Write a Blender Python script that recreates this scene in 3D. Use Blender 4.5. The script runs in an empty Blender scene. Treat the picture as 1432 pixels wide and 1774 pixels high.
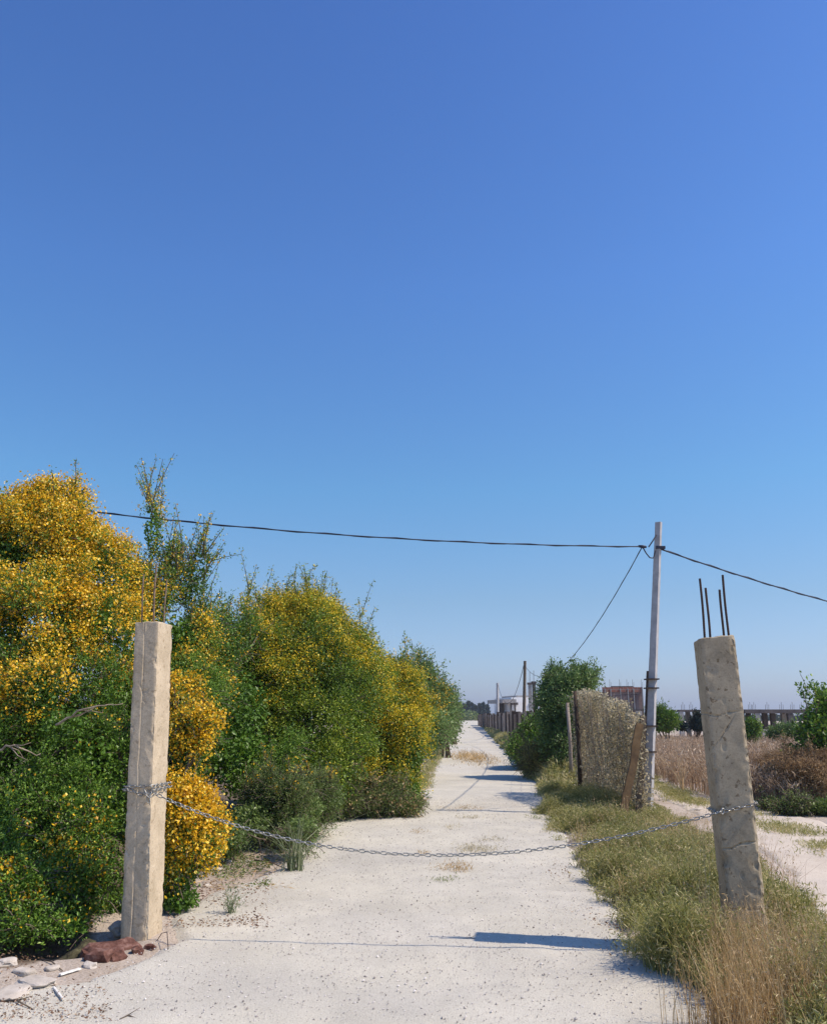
import bpy, bmesh, math, random
import numpy as np
C = bpy.context.scene
COL = C.collection
R = math.radians

# ------------------------------------------------------------------ camera, sky, sun, exposure
F, CX, CY, H = 1450.0, 716.0, 887.0, 1.6
TH = math.atan(353 / F)
cam = bpy.data.objects.new('camera', bpy.data.cameras.new('camera')); COL.objects.link(cam)
cam.location = (0, 0, H); cam.rotation_euler = (math.pi / 2 + TH, 0, 0)
cam.data.sensor_fit = 'VERTICAL'; cam.data.sensor_height = 24.0; cam.data.sensor_width = 24.0
cam.data.lens = F / 1774 * 24.0
cam.data.clip_start = 0.05; cam.data.clip_end = 9000
C.camera = cam
SUN = np.array([0.80, -0.14, 1.0]); SUN /= np.linalg.norm(SUN)
SUN_EL = math.asin(SUN[2]); SUN_AZ = math.atan2(SUN[0], SUN[1])
w = bpy.data.worlds.new('World'); C.world = w; w.use_nodes = True
nt = w.node_tree; bg = nt.nodes['Background']
sky = nt.nodes.new('ShaderNodeTexSky'); sky.sky_type = 'NISHITA'; sky.sun_disc = False
sky.sun_elevation = SUN_EL; sky.sun_rotation = SUN_AZ
sky.altitude = 0; sky.air_density = 1.0; sky.dust_density = 0.6; sky.ozone_density = 3.0
tc = nt.nodes.new('ShaderNodeTexCoord'); sx = nt.nodes.new('ShaderNodeSeparateXYZ'); nt.links.new(tc.outputs['Generated'], sx.inputs[0])
cr = nt.nodes.new('ShaderNodeValToRGB'); nt.links.new(sx.outputs[2], cr.inputs[0])     # deeper blue overhead, as on a dry clear day
for i_, (p_, c_) in enumerate([(0.0, (.76, .82, 1.2)), (.04, (.74, .84, 1.14)), (.13, (.69, .84, .99)), (.26, (.60, .97, 1.16)), (.48, (.59, .95, 1.38)), (.72, (.50, .82, 1.34))]):
    e_ = cr.color_ramp.elements[i_] if i_ < 2 else cr.color_ramp.elements.new(p_)
    e_.position = p_; e_.color = (c_[0] / 1.4, c_[1] / 1.4, c_[2] / 1.4, 1)
mu = nt.nodes.new('ShaderNodeVectorMath'); mu.operation = 'MULTIPLY'; nt.links.new(sky.outputs[0], mu.inputs[0]); nt.links.new(cr.outputs[0], mu.inputs[1])
mu2 = nt.nodes.new('ShaderNodeVectorMath'); mu2.operation = 'SCALE'; mu2.inputs['Scale'].default_value = 1.22; nt.links.new(mu.outputs[0], mu2.inputs[0])
nt.links.new(mu2.outputs[0], bg.inputs[0]); bg.inputs[1].default_value = 0.132
sl = bpy.data.lights.new('sun', 'SUN'); sl.energy = 4.4; sl.angle = R(0.5); sl.color = (1.0, 0.87, 0.71)
so = bpy.data.objects.new('sun', sl); COL.objects.link(so)
from mathutils import Vector, Matrix
so.rotation_euler = Vector(SUN).to_track_quat('Z', 'Y').to_euler()
so.location = (20, -4, 30)
C.view_settings.view_transform = 'Standard'; C.view_settings.look = 'None'
C.view_settings.exposure = 0.25; C.view_settings.gamma = 1.0

# ------------------------------------------------------------------ helpers
CT, ST = math.cos(TH), math.sin(TH)
def ray(px, v):
    dx = (px - CX) / F; dy = (CY - v) / F
    return dx, CT - dy * ST, ST + dy * CT
def G(px, v, z=0.0):
    a, b, c = ray(px, v); t = (z - H) / c
    return a * t, b * t
def W(px, v, Y):
    a, b, c = ray(px, v); t = Y / b
    return np.array([a * t, Y, H + c * t])

def tag(o, label=None, cat=None, group=None, kind=None):
    if label: o['label'] = label
    if cat: o['category'] = cat
    if group: o['group'] = group
    if kind: o['kind'] = kind
    return o
def empty(name, loc, label, cat, group=None):
    o = bpy.data.objects.new(name, None); COL.objects.link(o); o.location = loc
    o.empty_display_size = 0.2
    return tag(o, label, cat, group)
def copy_tree(o, parent=None):
    c = o.copy(); COL.objects.link(c); c.parent = parent
    for ch in [k for k in bpy.data.objects if k.parent == o]:
        copy_tree(ch, c)
    return c

def link_mesh(name, V, quads, m, parent=None, smooth=False, tint=None, tris=None):
    """V world coords; parent loc is subtracted."""
    V = np.asarray(V, dtype=np.float32).reshape(-1, 3)
    if parent is not None:
        V = V - np.array(parent.matrix_basis.translation, dtype=np.float32)
        p = parent.parent
        while p is not None:
            V = V - np.array(p.matrix_basis.translation, dtype=np.float32); p = p.parent
    me = bpy.data.meshes.new(name)
    q = np.asarray(quads, dtype=np.int32).reshape(-1, 4) if quads is not None and len(quads) else np.zeros((0, 4), np.int32)
    t = np.asarray(tris, dtype=np.int32).reshape(-1, 3) if tris is not None and len(tris) else np.zeros((0, 3), np.int32)
    me.vertices.add(len(V)); me.vertices.foreach_set('co', V.ravel())
    nl = q.size + t.size
    me.loops.add(nl); me.loops.foreach_set('vertex_index', np.concatenate([q.ravel(), t.ravel()]))
    me.polygons.add(len(q) + len(t))
    ls = np.concatenate([np.arange(len(q)) * 4, q.size + np.arange(len(t)) * 3]).astype(np.int32)
    me.polygons.foreach_set('loop_start', ls)
    me.polygons.foreach_set('use_smooth', np.full(len(q) + len(t), bool(smooth)))
    if tint is not None:
        a = me.attributes.new('tint', 'FLOAT', 'POINT'); a.data.foreach_set('value', np.asarray(tint, dtype=np.float32))
    me.update(calc_edges=True); me.validate()
    me.materials.append(m)
    o = bpy.data.objects.new(name, me); COL.objects.link(o)
    if parent is not None: o.parent = parent
    return o

class MB:
    def __init__(s): s.V = []; s.Q = []; s.T = []; s.tn = []; s.n = 0
    def add(s, V, Q=None, T=None, tint=0.5):
        V = np.asarray(V, float).reshape(-1, 3)
        if Q is not None and len(Q): s.Q.append(np.asarray(Q, int).reshape(-1, 4) + s.n)
        if T is not None and len(T): s.T.append(np.asarray(T, int).reshape(-1, 3) + s.n)
        s.V.append(V); s.tn.append(np.broadcast_to(np.asarray(tint, float), (len(V),)).copy()); s.n += len(V)
        return s
    def box(s, x0, x1, y0, y1, z0, z1, M=None):
        V = np.array([[x0,y0,z0],[x1,y0,z0],[x1,y1,z0],[x0,y1,z0],[x0,y0,z1],[x1,y0,z1],[x1,y1,z1],[x0,y1,z1]], float)
        if M is not None: V = V @ np.array(M.to_3x3()).T + np.array(M.translation)
        return s.add(V, [[0,3,2,1],[4,5,6,7],[0,1,5,4],[1,2,6,5],[2,3,7,6],[3,0,4,7]])
    def tube(s, P, r, n=6, cap=True, tint=0.5, closed=False):
        P = np.asarray(P, float); k = len(P); r = np.broadcast_to(np.asarray(r, float), (k,))
        if closed: Tn = np.roll(P, -1, 0) - np.roll(P, 1, 0)
        else: Tn = np.gradient(P, axis=0)
        Tn /= np.linalg.norm(Tn, axis=1)[:, None] + 1e-9
        up = np.array([0, 0, 1.0]) if abs(Tn[0][2]) < .9 else np.array([1.0, 0, 0])
        A = np.cross(Tn[0], up); A /= np.linalg.norm(A)
        U = np.zeros_like(P)
        for i in range(k):
            A = A - Tn[i] * A.dot(Tn[i]); A /= np.linalg.norm(A) + 1e-9; U[i] = A
        Bn = np.cross(Tn, U)
        an = np.arange(n) * 2 * math.pi / n
        V = P[:, None] + r[:, None, None] * (np.cos(an)[None, :, None] * U[:, None] + np.sin(an)[None, :, None] * Bn[:, None])
        V = V.reshape(-1, 3); i = np.arange(k if closed else k - 1); j = np.arange(n)
        I, J = np.meshgrid(i, j, indexing='ij'); I2 = (I + 1) % k
        Q = np.stack([I * n + J, I * n + (J + 1) % n, I2 * n + (J + 1) % n, I2 * n + J], -1).reshape(-1, 4)
        T = []
        if cap and not closed:
            V = np.vstack([V, P[0], P[-1]]); b = k * n
            for a in range(n):
                T.append([b, (a + 1) % n, a]); T.append([b + 1, (k - 1) * n + a, (k - 1) * n + (a + 1) % n])
        return s.add(V, Q, T, tint)
    def build(s, name, m, parent=None, smooth=False):
        return link_mesh(name, np.vstack(s.V), np.vstack(s.Q) if s.Q else None, m, parent, smooth, np.concatenate(s.tn), np.vstack(s.T) if s.T else None)

def noise3(P, seed, freq=1.0, n=10):
    """cheap smooth pseudo noise about -1..1 from sums of sines"""
    rg = np.random.RandomState(seed); P = np.asarray(P, float)
    out = np.zeros(P.shape[:-1])
    for i in range(n):
        d = rg.normal(size=P.shape[-1]); d = d / np.linalg.norm(d) * freq * (0.6 + 1.6 * i / n)
        out += np.sin(P @ d + rg.rand() * 6.28) / (1 + .5 * i / n)
    return out / math.sqrt(n) * 1.0

def unit(A): return A / (np.linalg.norm(A, axis=-1, keepdims=True) + 1e-9)

# ------------------------------------------------------------------ materials
def nodes(name):
    m = bpy.data.materials.new(name); m.use_nodes = True
    n = m.node_tree; b = n.nodes['Principled BSDF']
    return m, n, b
def N(n, t, **kw):
    x = n.nodes.new(t)
    for k, v in kw.items():
        if k in ('ins',):
            for a, c in v.items(): x.inputs[a].default_value = c
        else: setattr(x, k, v)
    return x
def ramp(n, fac, stops):
    r = n.nodes.new('ShaderNodeValToRGB'); e = r.color_ramp.elements
    while len(e) < len(stops): e.new(0.5)
    for el, (p, c) in zip(e, stops): el.position = p; el.color = (*c, 1)
    if fac is not None: n.links.new(fac, r.inputs[0])
    return r.outputs[0]
def noise(n, scale, detail=4, rough=.6, vec=None):
    x = N(n, 'ShaderNodeTexNoise', ins={'Scale': scale, 'Detail': detail, 'Roughness': rough})
    if vec is not None: n.links.new(vec, x.inputs[0])
    return x.outputs[0]
def geo(n): return N(n, 'ShaderNodeNewGeometry').outputs['Position']
def mixc(n, fac, a, b, mode='MIX'):
    x = N(n, 'ShaderNodeMix', data_type='RGBA', blend_type=mode)
    for i, v in ((0, fac), (6, a), (7, b)):
        if isinstance(v, (int, float)): x.inputs[i].default_value = v
        elif isinstance(v, tuple): x.inputs[i].default_value = (*v, 1)
        else: n.links.new(v, x.inputs[i])
    return x.outputs[2]
def bump(n, b, h, strength, dist):
    x = N(n, 'ShaderNodeBump', ins={'Strength': strength, 'Distance': dist}); n.links.new(h, x.inputs['Height'])
    n.links.new(x.outputs[0], b.inputs['Normal'])
def surf(name, c1, c2, scale, rough=.85, c3=None, bscale=None, bstr=.4, bdist=.005, metal=0, world=False, detail=6, lo=.35, hi=.65):
    m, n, b = nodes(name)
    v = geo(n) if world else N(n, 'ShaderNodeTexCoord').outputs['Object']
    st = [(lo, c1), (hi, c2)] if c3 is None else [(lo, c1), ((lo + hi) / 2, c2), (hi, c3)]
    n.links.new(ramp(n, noise(n, scale, detail, .65, v), st), b.inputs['Base Color'])
    b.inputs['Roughness'].default_value = rough; b.inputs['Metallic'].default_value = metal
    b.inputs['Specular IOR Level'].default_value = .3
    if bscale: bump(n, b, noise(n, bscale, 5, .7, v), bstr, bdist)
    return m
def leafmat(name, stops, big=1.2, trans=.3, bigamp=.5, rough=.6):
    m, n, b = nodes(name); n.nodes.remove(b)
    at = N(n, 'ShaderNodeAttribute', attribute_name='tint')
    nz = noise(n, big, 2, .5, geo(n))
    ma = N(n, 'ShaderNodeMath', operation='MULTIPLY_ADD', ins={1: bigamp, 2: -bigamp / 2}); n.links.new(nz, ma.inputs[0])
    ad = N(n, 'ShaderNodeMath', operation='ADD'); n.links.new(at.outputs['Fac'], ad.inputs[0]); n.links.new(ma.outputs[0], ad.inputs[1])
    col = ramp(n, ad.outputs[0], stops)
    d = N(n, 'ShaderNodeBsdfDiffuse'); t = N(n, 'ShaderNodeBsdfTranslucent'); g = N(n, 'ShaderNodeBsdfGlossy', ins={'Roughness': .45})
    n.links.new(col, d.inputs[0]); n.links.new(col, t.inputs[0])
    mx = N(n, 'ShaderNodeMixShader', ins={0: trans}); n.links.new(d.outputs[0], mx.inputs[1]); n.links.new(t.outputs[0], mx.inputs[2])
    m2 = N(n, 'ShaderNodeMixShader', ins={0: .035}); n.links.new(mx.outputs[0], m2.inputs[1]); n.links.new(g.outputs[0], m2.inputs[2])
    n.links.new(m2.outputs[0], n.nodes['Material Output'].inputs[0])
    return m

M = {}
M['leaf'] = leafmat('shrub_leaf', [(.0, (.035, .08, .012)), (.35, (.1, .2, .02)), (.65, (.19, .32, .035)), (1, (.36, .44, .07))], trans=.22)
M['leaf_dull'] = leafmat('shrub_leaf_dull', [(.0, (.06, .1, .02)), (.4, (.16, .23, .055)), (.75, (.27, .31, .1)), (1, (.42, .4, .18))])
M['leaf_olive'] = leafmat('shrub_leaf_olive', [(.0, (.035, .08, .01)), (.35, (.12, .21, .02)), (.65, (.28, .36, .03)), (1, (.5, .5, .06))], trans=.22)
M['leaf_far'] = leafmat('tree_leaf', [(.0, (.06, .11, .03)), (.5, (.16, .26, .07)), (1, (.34, .43, .15))])
M['leaf_dark'] = leafmat('conifer_leaf', [(.0, (.008, .02, .015)), (.5, (.02, .04, .028)), (1, (.05, .08, .045))], trans=.1)
M['flower'] = leafmat('yellow_blossom', [(.0, (.45, .22, .008)), (.4, (.8, .46, .012)), (.75, (.93, .63, .03)), (1, (.95, .8, .22))], bigamp=.3, trans=.25)
M['flower_lime'] = leafmat('lime_blossom', [(.0, (.4, .24, .008)), (.4, (.72, .5, .012)), (.75, (.88, .66, .03)), (1, (.92, .8, .16))], bigamp=.3, trans=.25)
M['pod'] = leafmat('brown_pod', [(.0, (.12, .06, .03)), (.5, (.26, .14, .08)), (1, (.45, .3, .17))])
M['grass'] = leafmat('verge_grass', [(.0, (.12, .14, .03)), (.4, (.27, .28, .075)), (.7, (.42, .39, .14)), (1, (.6, .52, .27))], big=1.6, bigamp=.8)
M['straw'] = leafmat('dry_straw', [(.0, (.26, .15, .06)), (.5, (.5, .34, .15)), (1, (.7, .54, .32))])
M['vine'] = leafmat('dry_vine', [(.0, (.2, .17, .1)), (.4, (.48, .42, .26)), (.75, (.7, .61, .42)), (1, (.82, .74, .55))], big=1.5, trans=.6)
M['brush'] = leafmat('dry_brush', [(.0, (.2, .12, .07)), (.5, (.43, .3, .19)), (1, (.64, .52, .38))])
M['brush_rust'] = leafmat('rusty_brush', [(.0, (.17, .1, .05)), (.5, (.4, .26, .13)), (1, (.6, .45, .26))])
M['reed'] = leafmat('reed_leaf', [(.0, (.1, .13, .06)), (.5, (.2, .25, .12)), (1, (.4, .42, .25))])
M['bark'] = surf('bark', (.07, .05, .035), (.2, .16, .12), 14, .9, bscale=40, world=True)
M['twig'] = surf('pale_twig', (.22, .17, .12), (.42, .35, .27), 20, .9, world=True)
M['rebar'] = surf('rusty_rebar', (.03, .025, .03), (.09, .05, .035), 30, .7, metal=.3, bscale=200, world=True)
M['rebar_old'] = surf('weathered_rebar', (.08, .045, .03), (.3, .22, .15), 22, .8, bscale=200, world=True)
M['chain'] = surf('galvanised_chain', (.2, .2, .19), (.5, .5, .47), 60, .45, metal=.8, world=True)
M['cable'] = surf('black_cable', (.012, .016, .035), (.03, .035, .06), 20, .6)
M['pole'] = surf('pole_concrete', (.34, .335, .34), (.47, .46, .46), 9, .85, bscale=60, bstr=.3, world=True)
M['polewood'] = surf('dark_timber', (.035, .025, .02), (.1, .07, .05), 16, .9, bscale=40, world=True)
M['wood'] = surf('old_plank', (.07, .042, .02), (.15, .095, .045), 7, .85, bscale=50, world=True)
M['rust'] = surf('red_brown_rust', (.06, .025, .018), (.14, .062, .045), 14, .9, c3=(.26, .15, .12), bscale=60, bstr=.7, bdist=.01, world=True)
M['white'] = surf('white_plaster', (.8, .79, .77), (.88, .88, .86), 1.5, .8, world=True)
M['whitescrap'] = surf('white_scrap', (.6, .57, .5), (.85, .83, .78), 40, .6, world=True)
M['stub'] = surf('stub_timber', (.09, .07, .05), (.19, .15, .11), 9, .9, bscale=50, world=True)
M['grey'] = surf('grey_concrete', (.25, .24, .23), (.38, .36, .34), 2, .9, world=True)
M['darkc'] = surf('dark_concrete', (.07, .06, .06), (.14, .12, .11), 1.5, .9, world=True)
M['fencep'] = surf('weathered_panel', (.2, .15, .12), (.36, .3, .25), 1.2, .9, world=True)
M['fenced'] = surf('dark_post', (.03, .02, .018), (.07, .045, .035), 2, .9, world=True)
M['opening'] = surf('dark_opening', (.015, .015, .018), (.03, .03, .03), 2, .5, world=True)
M['stone'] = surf('pale_stone', (.42, .37, .31), (.58, .52, .45), 9, .95, bscale=40, bstr=.6, bdist=.01, world=True)
M['moss'] = surf('mossy_stone', (.03, .025, .014), (.07, .06, .03), 18, .95, c3=(.13, .12, .06), bscale=50, bstr=.9, bdist=.015, world=True)

def concrete(name, base, dark, pits=.5, warm=(.0, .0, .0)):
    m, n, b = nodes(name); v = geo(n)
    c = ramp(n, noise(n, 5, 7, .65, v), [(.3, dark), (.55, base), (.75, tuple(min(1, q * 1.15) for q in base))])
    fine = ramp(n, noise(n, 70, 4, .7, v), [(.3, (.72, .7, .68)), (.55, (1, 1, 1))])
    c = mixc(n, .8, c, fine, 'MULTIPLY')
    pit = ramp(n, noise(n, 26, 3, .5, v), [(.61, (1, 1, 1)), (.67, (.5, .45, .4))])
    c = mixc(n, pits, c, pit, 'MULTIPLY')
    n.links.new(c, b.inputs['Base Color']); b.inputs['Roughness'].default_value = .95
    b.inputs['Specular IOR Level'].default_value = .2
    hh = N(n, 'ShaderNodeMath', operation='ADD')
    n.links.new(noise(n, 22, 8, .75, v), hh.inputs[0]); n.links.new(noise(n, 120, 4, .7, v), hh.inputs[1])
    bump(n, b, hh.outputs[0], .3, .005)
    return m
M['concL'] = concrete('pale_post_concrete', (.56, .46, .325), (.44, .355, .24))
M['concR'] = concrete('weathered_post_concrete', (.4, .335, .235), (.26, .215, .145), pits=.9)

# brick
m, n, b = nodes('red_brick')
br = N(n, 'ShaderNodeTexBrick', ins={'Scale': 1.0, 'Brick Width': .4, 'Row Height': .22, 'Mortar Size': .015})
br.inputs['Color1'].default_value = (.26, .1, .065, 1); br.inputs['Color2'].default_value = (.36, .15, .1, 1); br.inputs['Mortar'].default_value = (.3, .27, .24, 1)
mp = N(n, 'ShaderNodeCombineXYZ'); sp = N(n, 'ShaderNodeSeparateXYZ'); n.links.new(geo(n), sp.inputs[0])
n.links.new(sp.outputs[0], mp.inputs[0]); n.links.new(sp.outputs[2], mp.inputs[1]); n.links.new(mp.outputs[0], br.inputs[0])
n.links.new(br.outputs[0], b.inputs['Base Color']); b.inputs['Roughness'].default_value = .9
M['brick'] = m
M['brickdull'] = surf('dusty_brickwork', (.2, .13, .11), (.32, .23, .2), 1.3, .9, world=True)

# road: pale crushed stone and sand
def roadmat(name, a, bcol, patch):
    m, n, b = nodes(name); v = geo(n)
    c = ramp(n, noise(n, .55, 6, .6, v), [(.35, a), (.6, bcol)])
    c = mixc(n, .8, c, ramp(n, noise(n, .8, 3, .5, v), [(.4, (.93, .935, .95)), (.58, (1, 1, .985))]), 'MULTIPLY')
    c = mixc(n, .55, c, ramp(n, noise(n, 2.3, 5, .6, v), [(.38, patch), (.62, (1, 1, 1))]), 'MULTIPLY')
    vo = N(n, 'ShaderNodeTexVoronoi', ins={'Scale': 95.0}); n.links.new(v, vo.inputs[0])
    hs = ramp(n, vo.outputs['Color'], [(.0, (.72, .7, .68)), (.2, (.9, .89, .88)), (.7, (1, 1, 1)), (1, (1.0, 1.0, 1.0))])
    c = mixc(n, .8, c, hs, 'MULTIPLY')
    sp = ramp(n, noise(n, 120, 3, .6, v), [(.28, (.6, .56, .53)), (.42, (1, 1, 1))])
    c = mixc(n, .9, c, sp, 'MULTIPLY')
    n.links.new(c, b.inputs['Base Color']); b.inputs['Roughness'].default_value = .95; b.inputs['Specular IOR Level'].default_value = .15
    hh = N(n, 'ShaderNodeMath', operation='MULTIPLY_ADD', ins={1: .5}); n.links.new(vo.outputs['Distance'], hh.inputs[0]); n.links.new(noise(n, 30, 8, .75, v), hh.inputs[2])
    bump(n, b, hh.outputs[0], .45, .012)
    return m
M['road'] = roadmat('crushed_stone', (.53, .5, .425), (.62, .585, .495), (.86, .86, .86))
M['track'] = roadmat('dusty_track', (.56, .49, .40), (.65, .575, .48), (.85, .82, .8))
m, n, b = nodes('dry_ground'); v = geo(n)
c = ramp(n, noise(n, .35, 7, .65, v), [(.35, (.38, .31, .24)), (.5, (.5, .43, .36)), (.66, (.6, .53, .47))])
c = mixc(n, .7, c, ramp(n, noise(n, 60, 4, .7, v), [(.35, (.5, .45, .4)), (.55, (1, 1, 1))]), 'MULTIPLY')
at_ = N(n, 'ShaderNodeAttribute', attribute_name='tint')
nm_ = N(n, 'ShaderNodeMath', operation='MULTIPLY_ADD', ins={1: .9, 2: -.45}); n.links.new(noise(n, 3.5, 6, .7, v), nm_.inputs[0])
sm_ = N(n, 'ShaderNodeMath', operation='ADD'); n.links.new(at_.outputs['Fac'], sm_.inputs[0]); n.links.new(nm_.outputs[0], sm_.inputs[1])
shade_soil = ramp(n, noise(n, 28, 5, .7, v), [(.35, (.08, .058, .04)), (.6, (.22, .17, .12))])  # dark brown for soil under the hedge: foliage shade painted into the colour
c = mixc(n, ramp(n, sm_.outputs[0], [(.4, (0, 0, 0)), (.6, (1, 1, 1))]), c, shade_soil)
n.links.new(c, b.inputs['Base Color']); b.inputs['Roughness'].default_value = 1; b.inputs['Specular IOR Level'].default_value = .1
bump(n, b, noise(n, 14, 9, .75, v), .6, .04)
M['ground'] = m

# ------------------------------------------------------------------ ground, road, track
def polyx(pts):
    g = sorted([G(a, b)[::-1] for a, b in pts])
    return np.array([q[0] for q in g]), np.array([q[1] for q in g])
RLy, RLx = polyx([(-500, 1774), (-60, 1725), (150, 1705), (262, 1640), (285, 1590), (340, 1560), (470, 1500), (545, 1440), (575, 1412), (722, 1403), (742, 1345), (768, 1300), (787, 1247)])
RRy, RRx = polyx([(1290, 1774), (1130, 1680), (1060, 1610), (1005, 1540), (978, 1490), (948, 1420), (948, 1375), (905, 1325), (868, 1290), (840, 1262), (822, 1247)])
TLy, TLx = polyx([(1500, 1720), (1432, 1620), (1345, 1500), (1240, 1432), (1135, 1378), (1085, 1330), (1050, 1300)])
TRy, TRx = polyx([(1600, 1470), (1432, 1425), (1310, 1398), (1230, 1385), (1125, 1348), (1095, 1310), (1075, 1290)])
def rl(y): return np.interp(y, RLy, RLx)
def rr(y): return np.interp(y, RRy, RRx)
def rw(y): return rr(y) + .22
def tl(y): return np.interp(y, TLy, TLx)
def tr(y): return np.interp(y, TRy, TRx)
def sstep(a, b, x): t = np.clip((x - a) / (b - a), 0, 1); return t * t * (3 - 2 * t)
def gz(x, y):
    x = np.asarray(x, float); y = np.asarray(y, float)
    P = np.stack([x, y], -1); near = 1 - sstep(30, 60, y)
    z = .012 * noise3(P, 5, .9) * near + .006 * noise3(P, 6, 3.5) * near
    z = z + near * .05 * sstep(0, .9, x - rr(y)) * (1 - sstep(1.2, 2.2, x - rr(y)))
    z = z + near * .06 * sstep(0, .8, rl(y) - x)
    z = z - .3 * np.exp(-(((x + 2.62) / .42) ** 2 + ((y - 6.65) / .45) ** 2) ** 1.5)
    return z

def axis(segs):
    out = [segs[0][0]]
    for a, b_, st in segs: out += list(np.arange(a + st, b_ + 1e-6, st))
    return np.array(out)
xs = np.unique(np.concatenate([-np.geomspace(8, 3500, 30)[::-1], np.arange(-7.9, 8, .1), np.geomspace(8, 3500, 30)]))
ys = np.unique(np.concatenate([-np.geomspace(5, 600, 10)[::-1], np.arange(-4, 3, .5), np.arange(3, 20, .1), np.geomspace(20, 4500, 80)]))
X, Y = np.meshgrid(xs, ys, indexing='ij')
inroad = sstep(0, .12, X - rl(Y)) * sstep(0, .12, rw(Y) - X) * (Y < 305)
intrack = sstep(0, .12, X - tl(Y)) * sstep(0, .12, tr(Y) - X) * (Y < 60)
Z = gz(X, Y) - .035 * np.maximum(inroad, intrack)
def gridq(nx, ny):
    I, J = np.meshgrid(np.arange(nx - 1), np.arange(ny - 1), indexing='ij')
    return np.stack([I * ny + J, (I + 1) * ny + J, (I + 1) * ny + J + 1, I * ny + J + 1], -1).reshape(-1, 4)
g = link_mesh('ground', np.stack([X, Y, Z], -1), gridq(len(xs), len(ys)), M['ground'], smooth=True, tint=(sstep(.3, .75, rl(Y) - .1 * sstep(7, 8, Y) - X) * (1 - sstep(60, 90, Y)) * sstep(5.4, 6.0, Y)).ravel())  # tint masks the hedge side, where the shade is painted into the soil
tag(g, 'dry sandy soil stretching to the horizon', kind='structure')

def strip(name, fl, fr, ys, nx, m, label, seed, lift=.006, amp=.07):
    u = np.linspace(0, 1, nx)
    P2 = np.stack([ys, ys * 0], -1)
    sc = 1 + np.clip((ys - 10) / 25, 0, 4)
    L = fl(ys) + amp * sc * (noise3(P2, seed, 3) + .6 * noise3(P2, seed + 1, 9)); Rr = fr(ys) + amp * sc * (noise3(P2, seed + 2, 3) + .6 * noise3(P2, seed + 3, 9))
    Xs = L[None] + (Rr - L)[None] * u[:, None]; Ys = np.broadcast_to(ys, Xs.shape)
    e = np.minimum(u, 1 - u)[:, None] * (Rr - L)[None]
    Zs = gz(Xs, Ys) + lift - (.04 + lift) * (1 - sstep(0, .12, e))
    Zs = Zs + (.004 * noise3(np.stack([Xs, Ys], -1), seed + 5, 9) + .0022 * noise3(np.stack([Xs, Ys], -1), seed + 6, 26)) * (Ys < 20)
    o = link_mesh(name, np.stack([Xs, Ys, Zs], -1), gridq(nx, len(ys)), m, smooth=True)
    return tag(o, label, kind='structure')
yr = np.unique(np.concatenate([np.arange(-3, 3, .25), np.arange(3, 16, .06), np.geomspace(16, 305, 160)]))
strip('road', rl, rw, yr, 90, M['road'], 'straight white crushed stone lane', 11)
yt = np.unique(np.concatenate([np.arange(3, 20, .1), np.arange(20, 60, .6)]))
strip('track', tl, tr, yt, 50, M['track'], 'dusty rutted side track', 31)

# far hills
hx = np.linspace(-2600, 2600, 120); hb = 2900 + 0 * hx
rg = np.random.RandomState(3)
hh_ = 13 + 8 * noise3(hx[:, None] / 300, 4, 1.0) + 3 * noise3(hx[:, None] / 60, 8, 1.0)
V = np.concatenate([np.stack([hx, hb - 250, 0 * hx - 3], -1), np.stack([hx, hb, hh_], -1), np.stack([hx, hb + 500, 0 * hx - 3], -1)])
k = len(hx); q = [[r * k + i, r * k + i + 1, (r + 1) * k + i + 1, (r + 1) * k + i] for r in range(2) for i in range(k - 1)]
M['hill'] = surf('hill_scrub', (.12, .13, .08), (.22, .2, .14), .01, .95, world=True)
tag(link_mesh('hills', V, q, M['hill'], smooth=True), 'low distant hills', kind='structure')

# ------------------------------------------------------------------ foliage tools
def leaf_mesh(P, D, ln, wd, rg, fold=.25):
    n = len(P); D = unit(D); S = unit(np.cross(D, unit(rg.normal(size=(n, 3)))))
    Nn = np.cross(S, D)
    ln = np.broadcast_to(ln, (n,))[:, None]; wd = np.broadcast_to(wd, (n,))[:, None]
    V = np.empty((n, 4, 3)); V[:, 0] = P; V[:, 2] = P + D * ln
    mid = P + D * ln * .5 + Nn * ln * fold * .3
    V[:, 1] = mid + S * wd * .5; V[:, 3] = mid - S * wd * .5
    return V.reshape(-1, 3), np.arange(n * 4).reshape(-1, 4)

def rand_dirs(n, rg): return unit(rg.normal(size=(n, 3)))

def in_blobs(P, blobs, k=.8, skip=None):
    m_ = np.zeros(len(P), bool)
    for i, b_ in enumerate(blobs):
        if i == skip: continue
        m_ |= (((P - b_[:3]) / (b_[3:6] * k)) ** 2).sum(-1) < 1
    return m_

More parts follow.
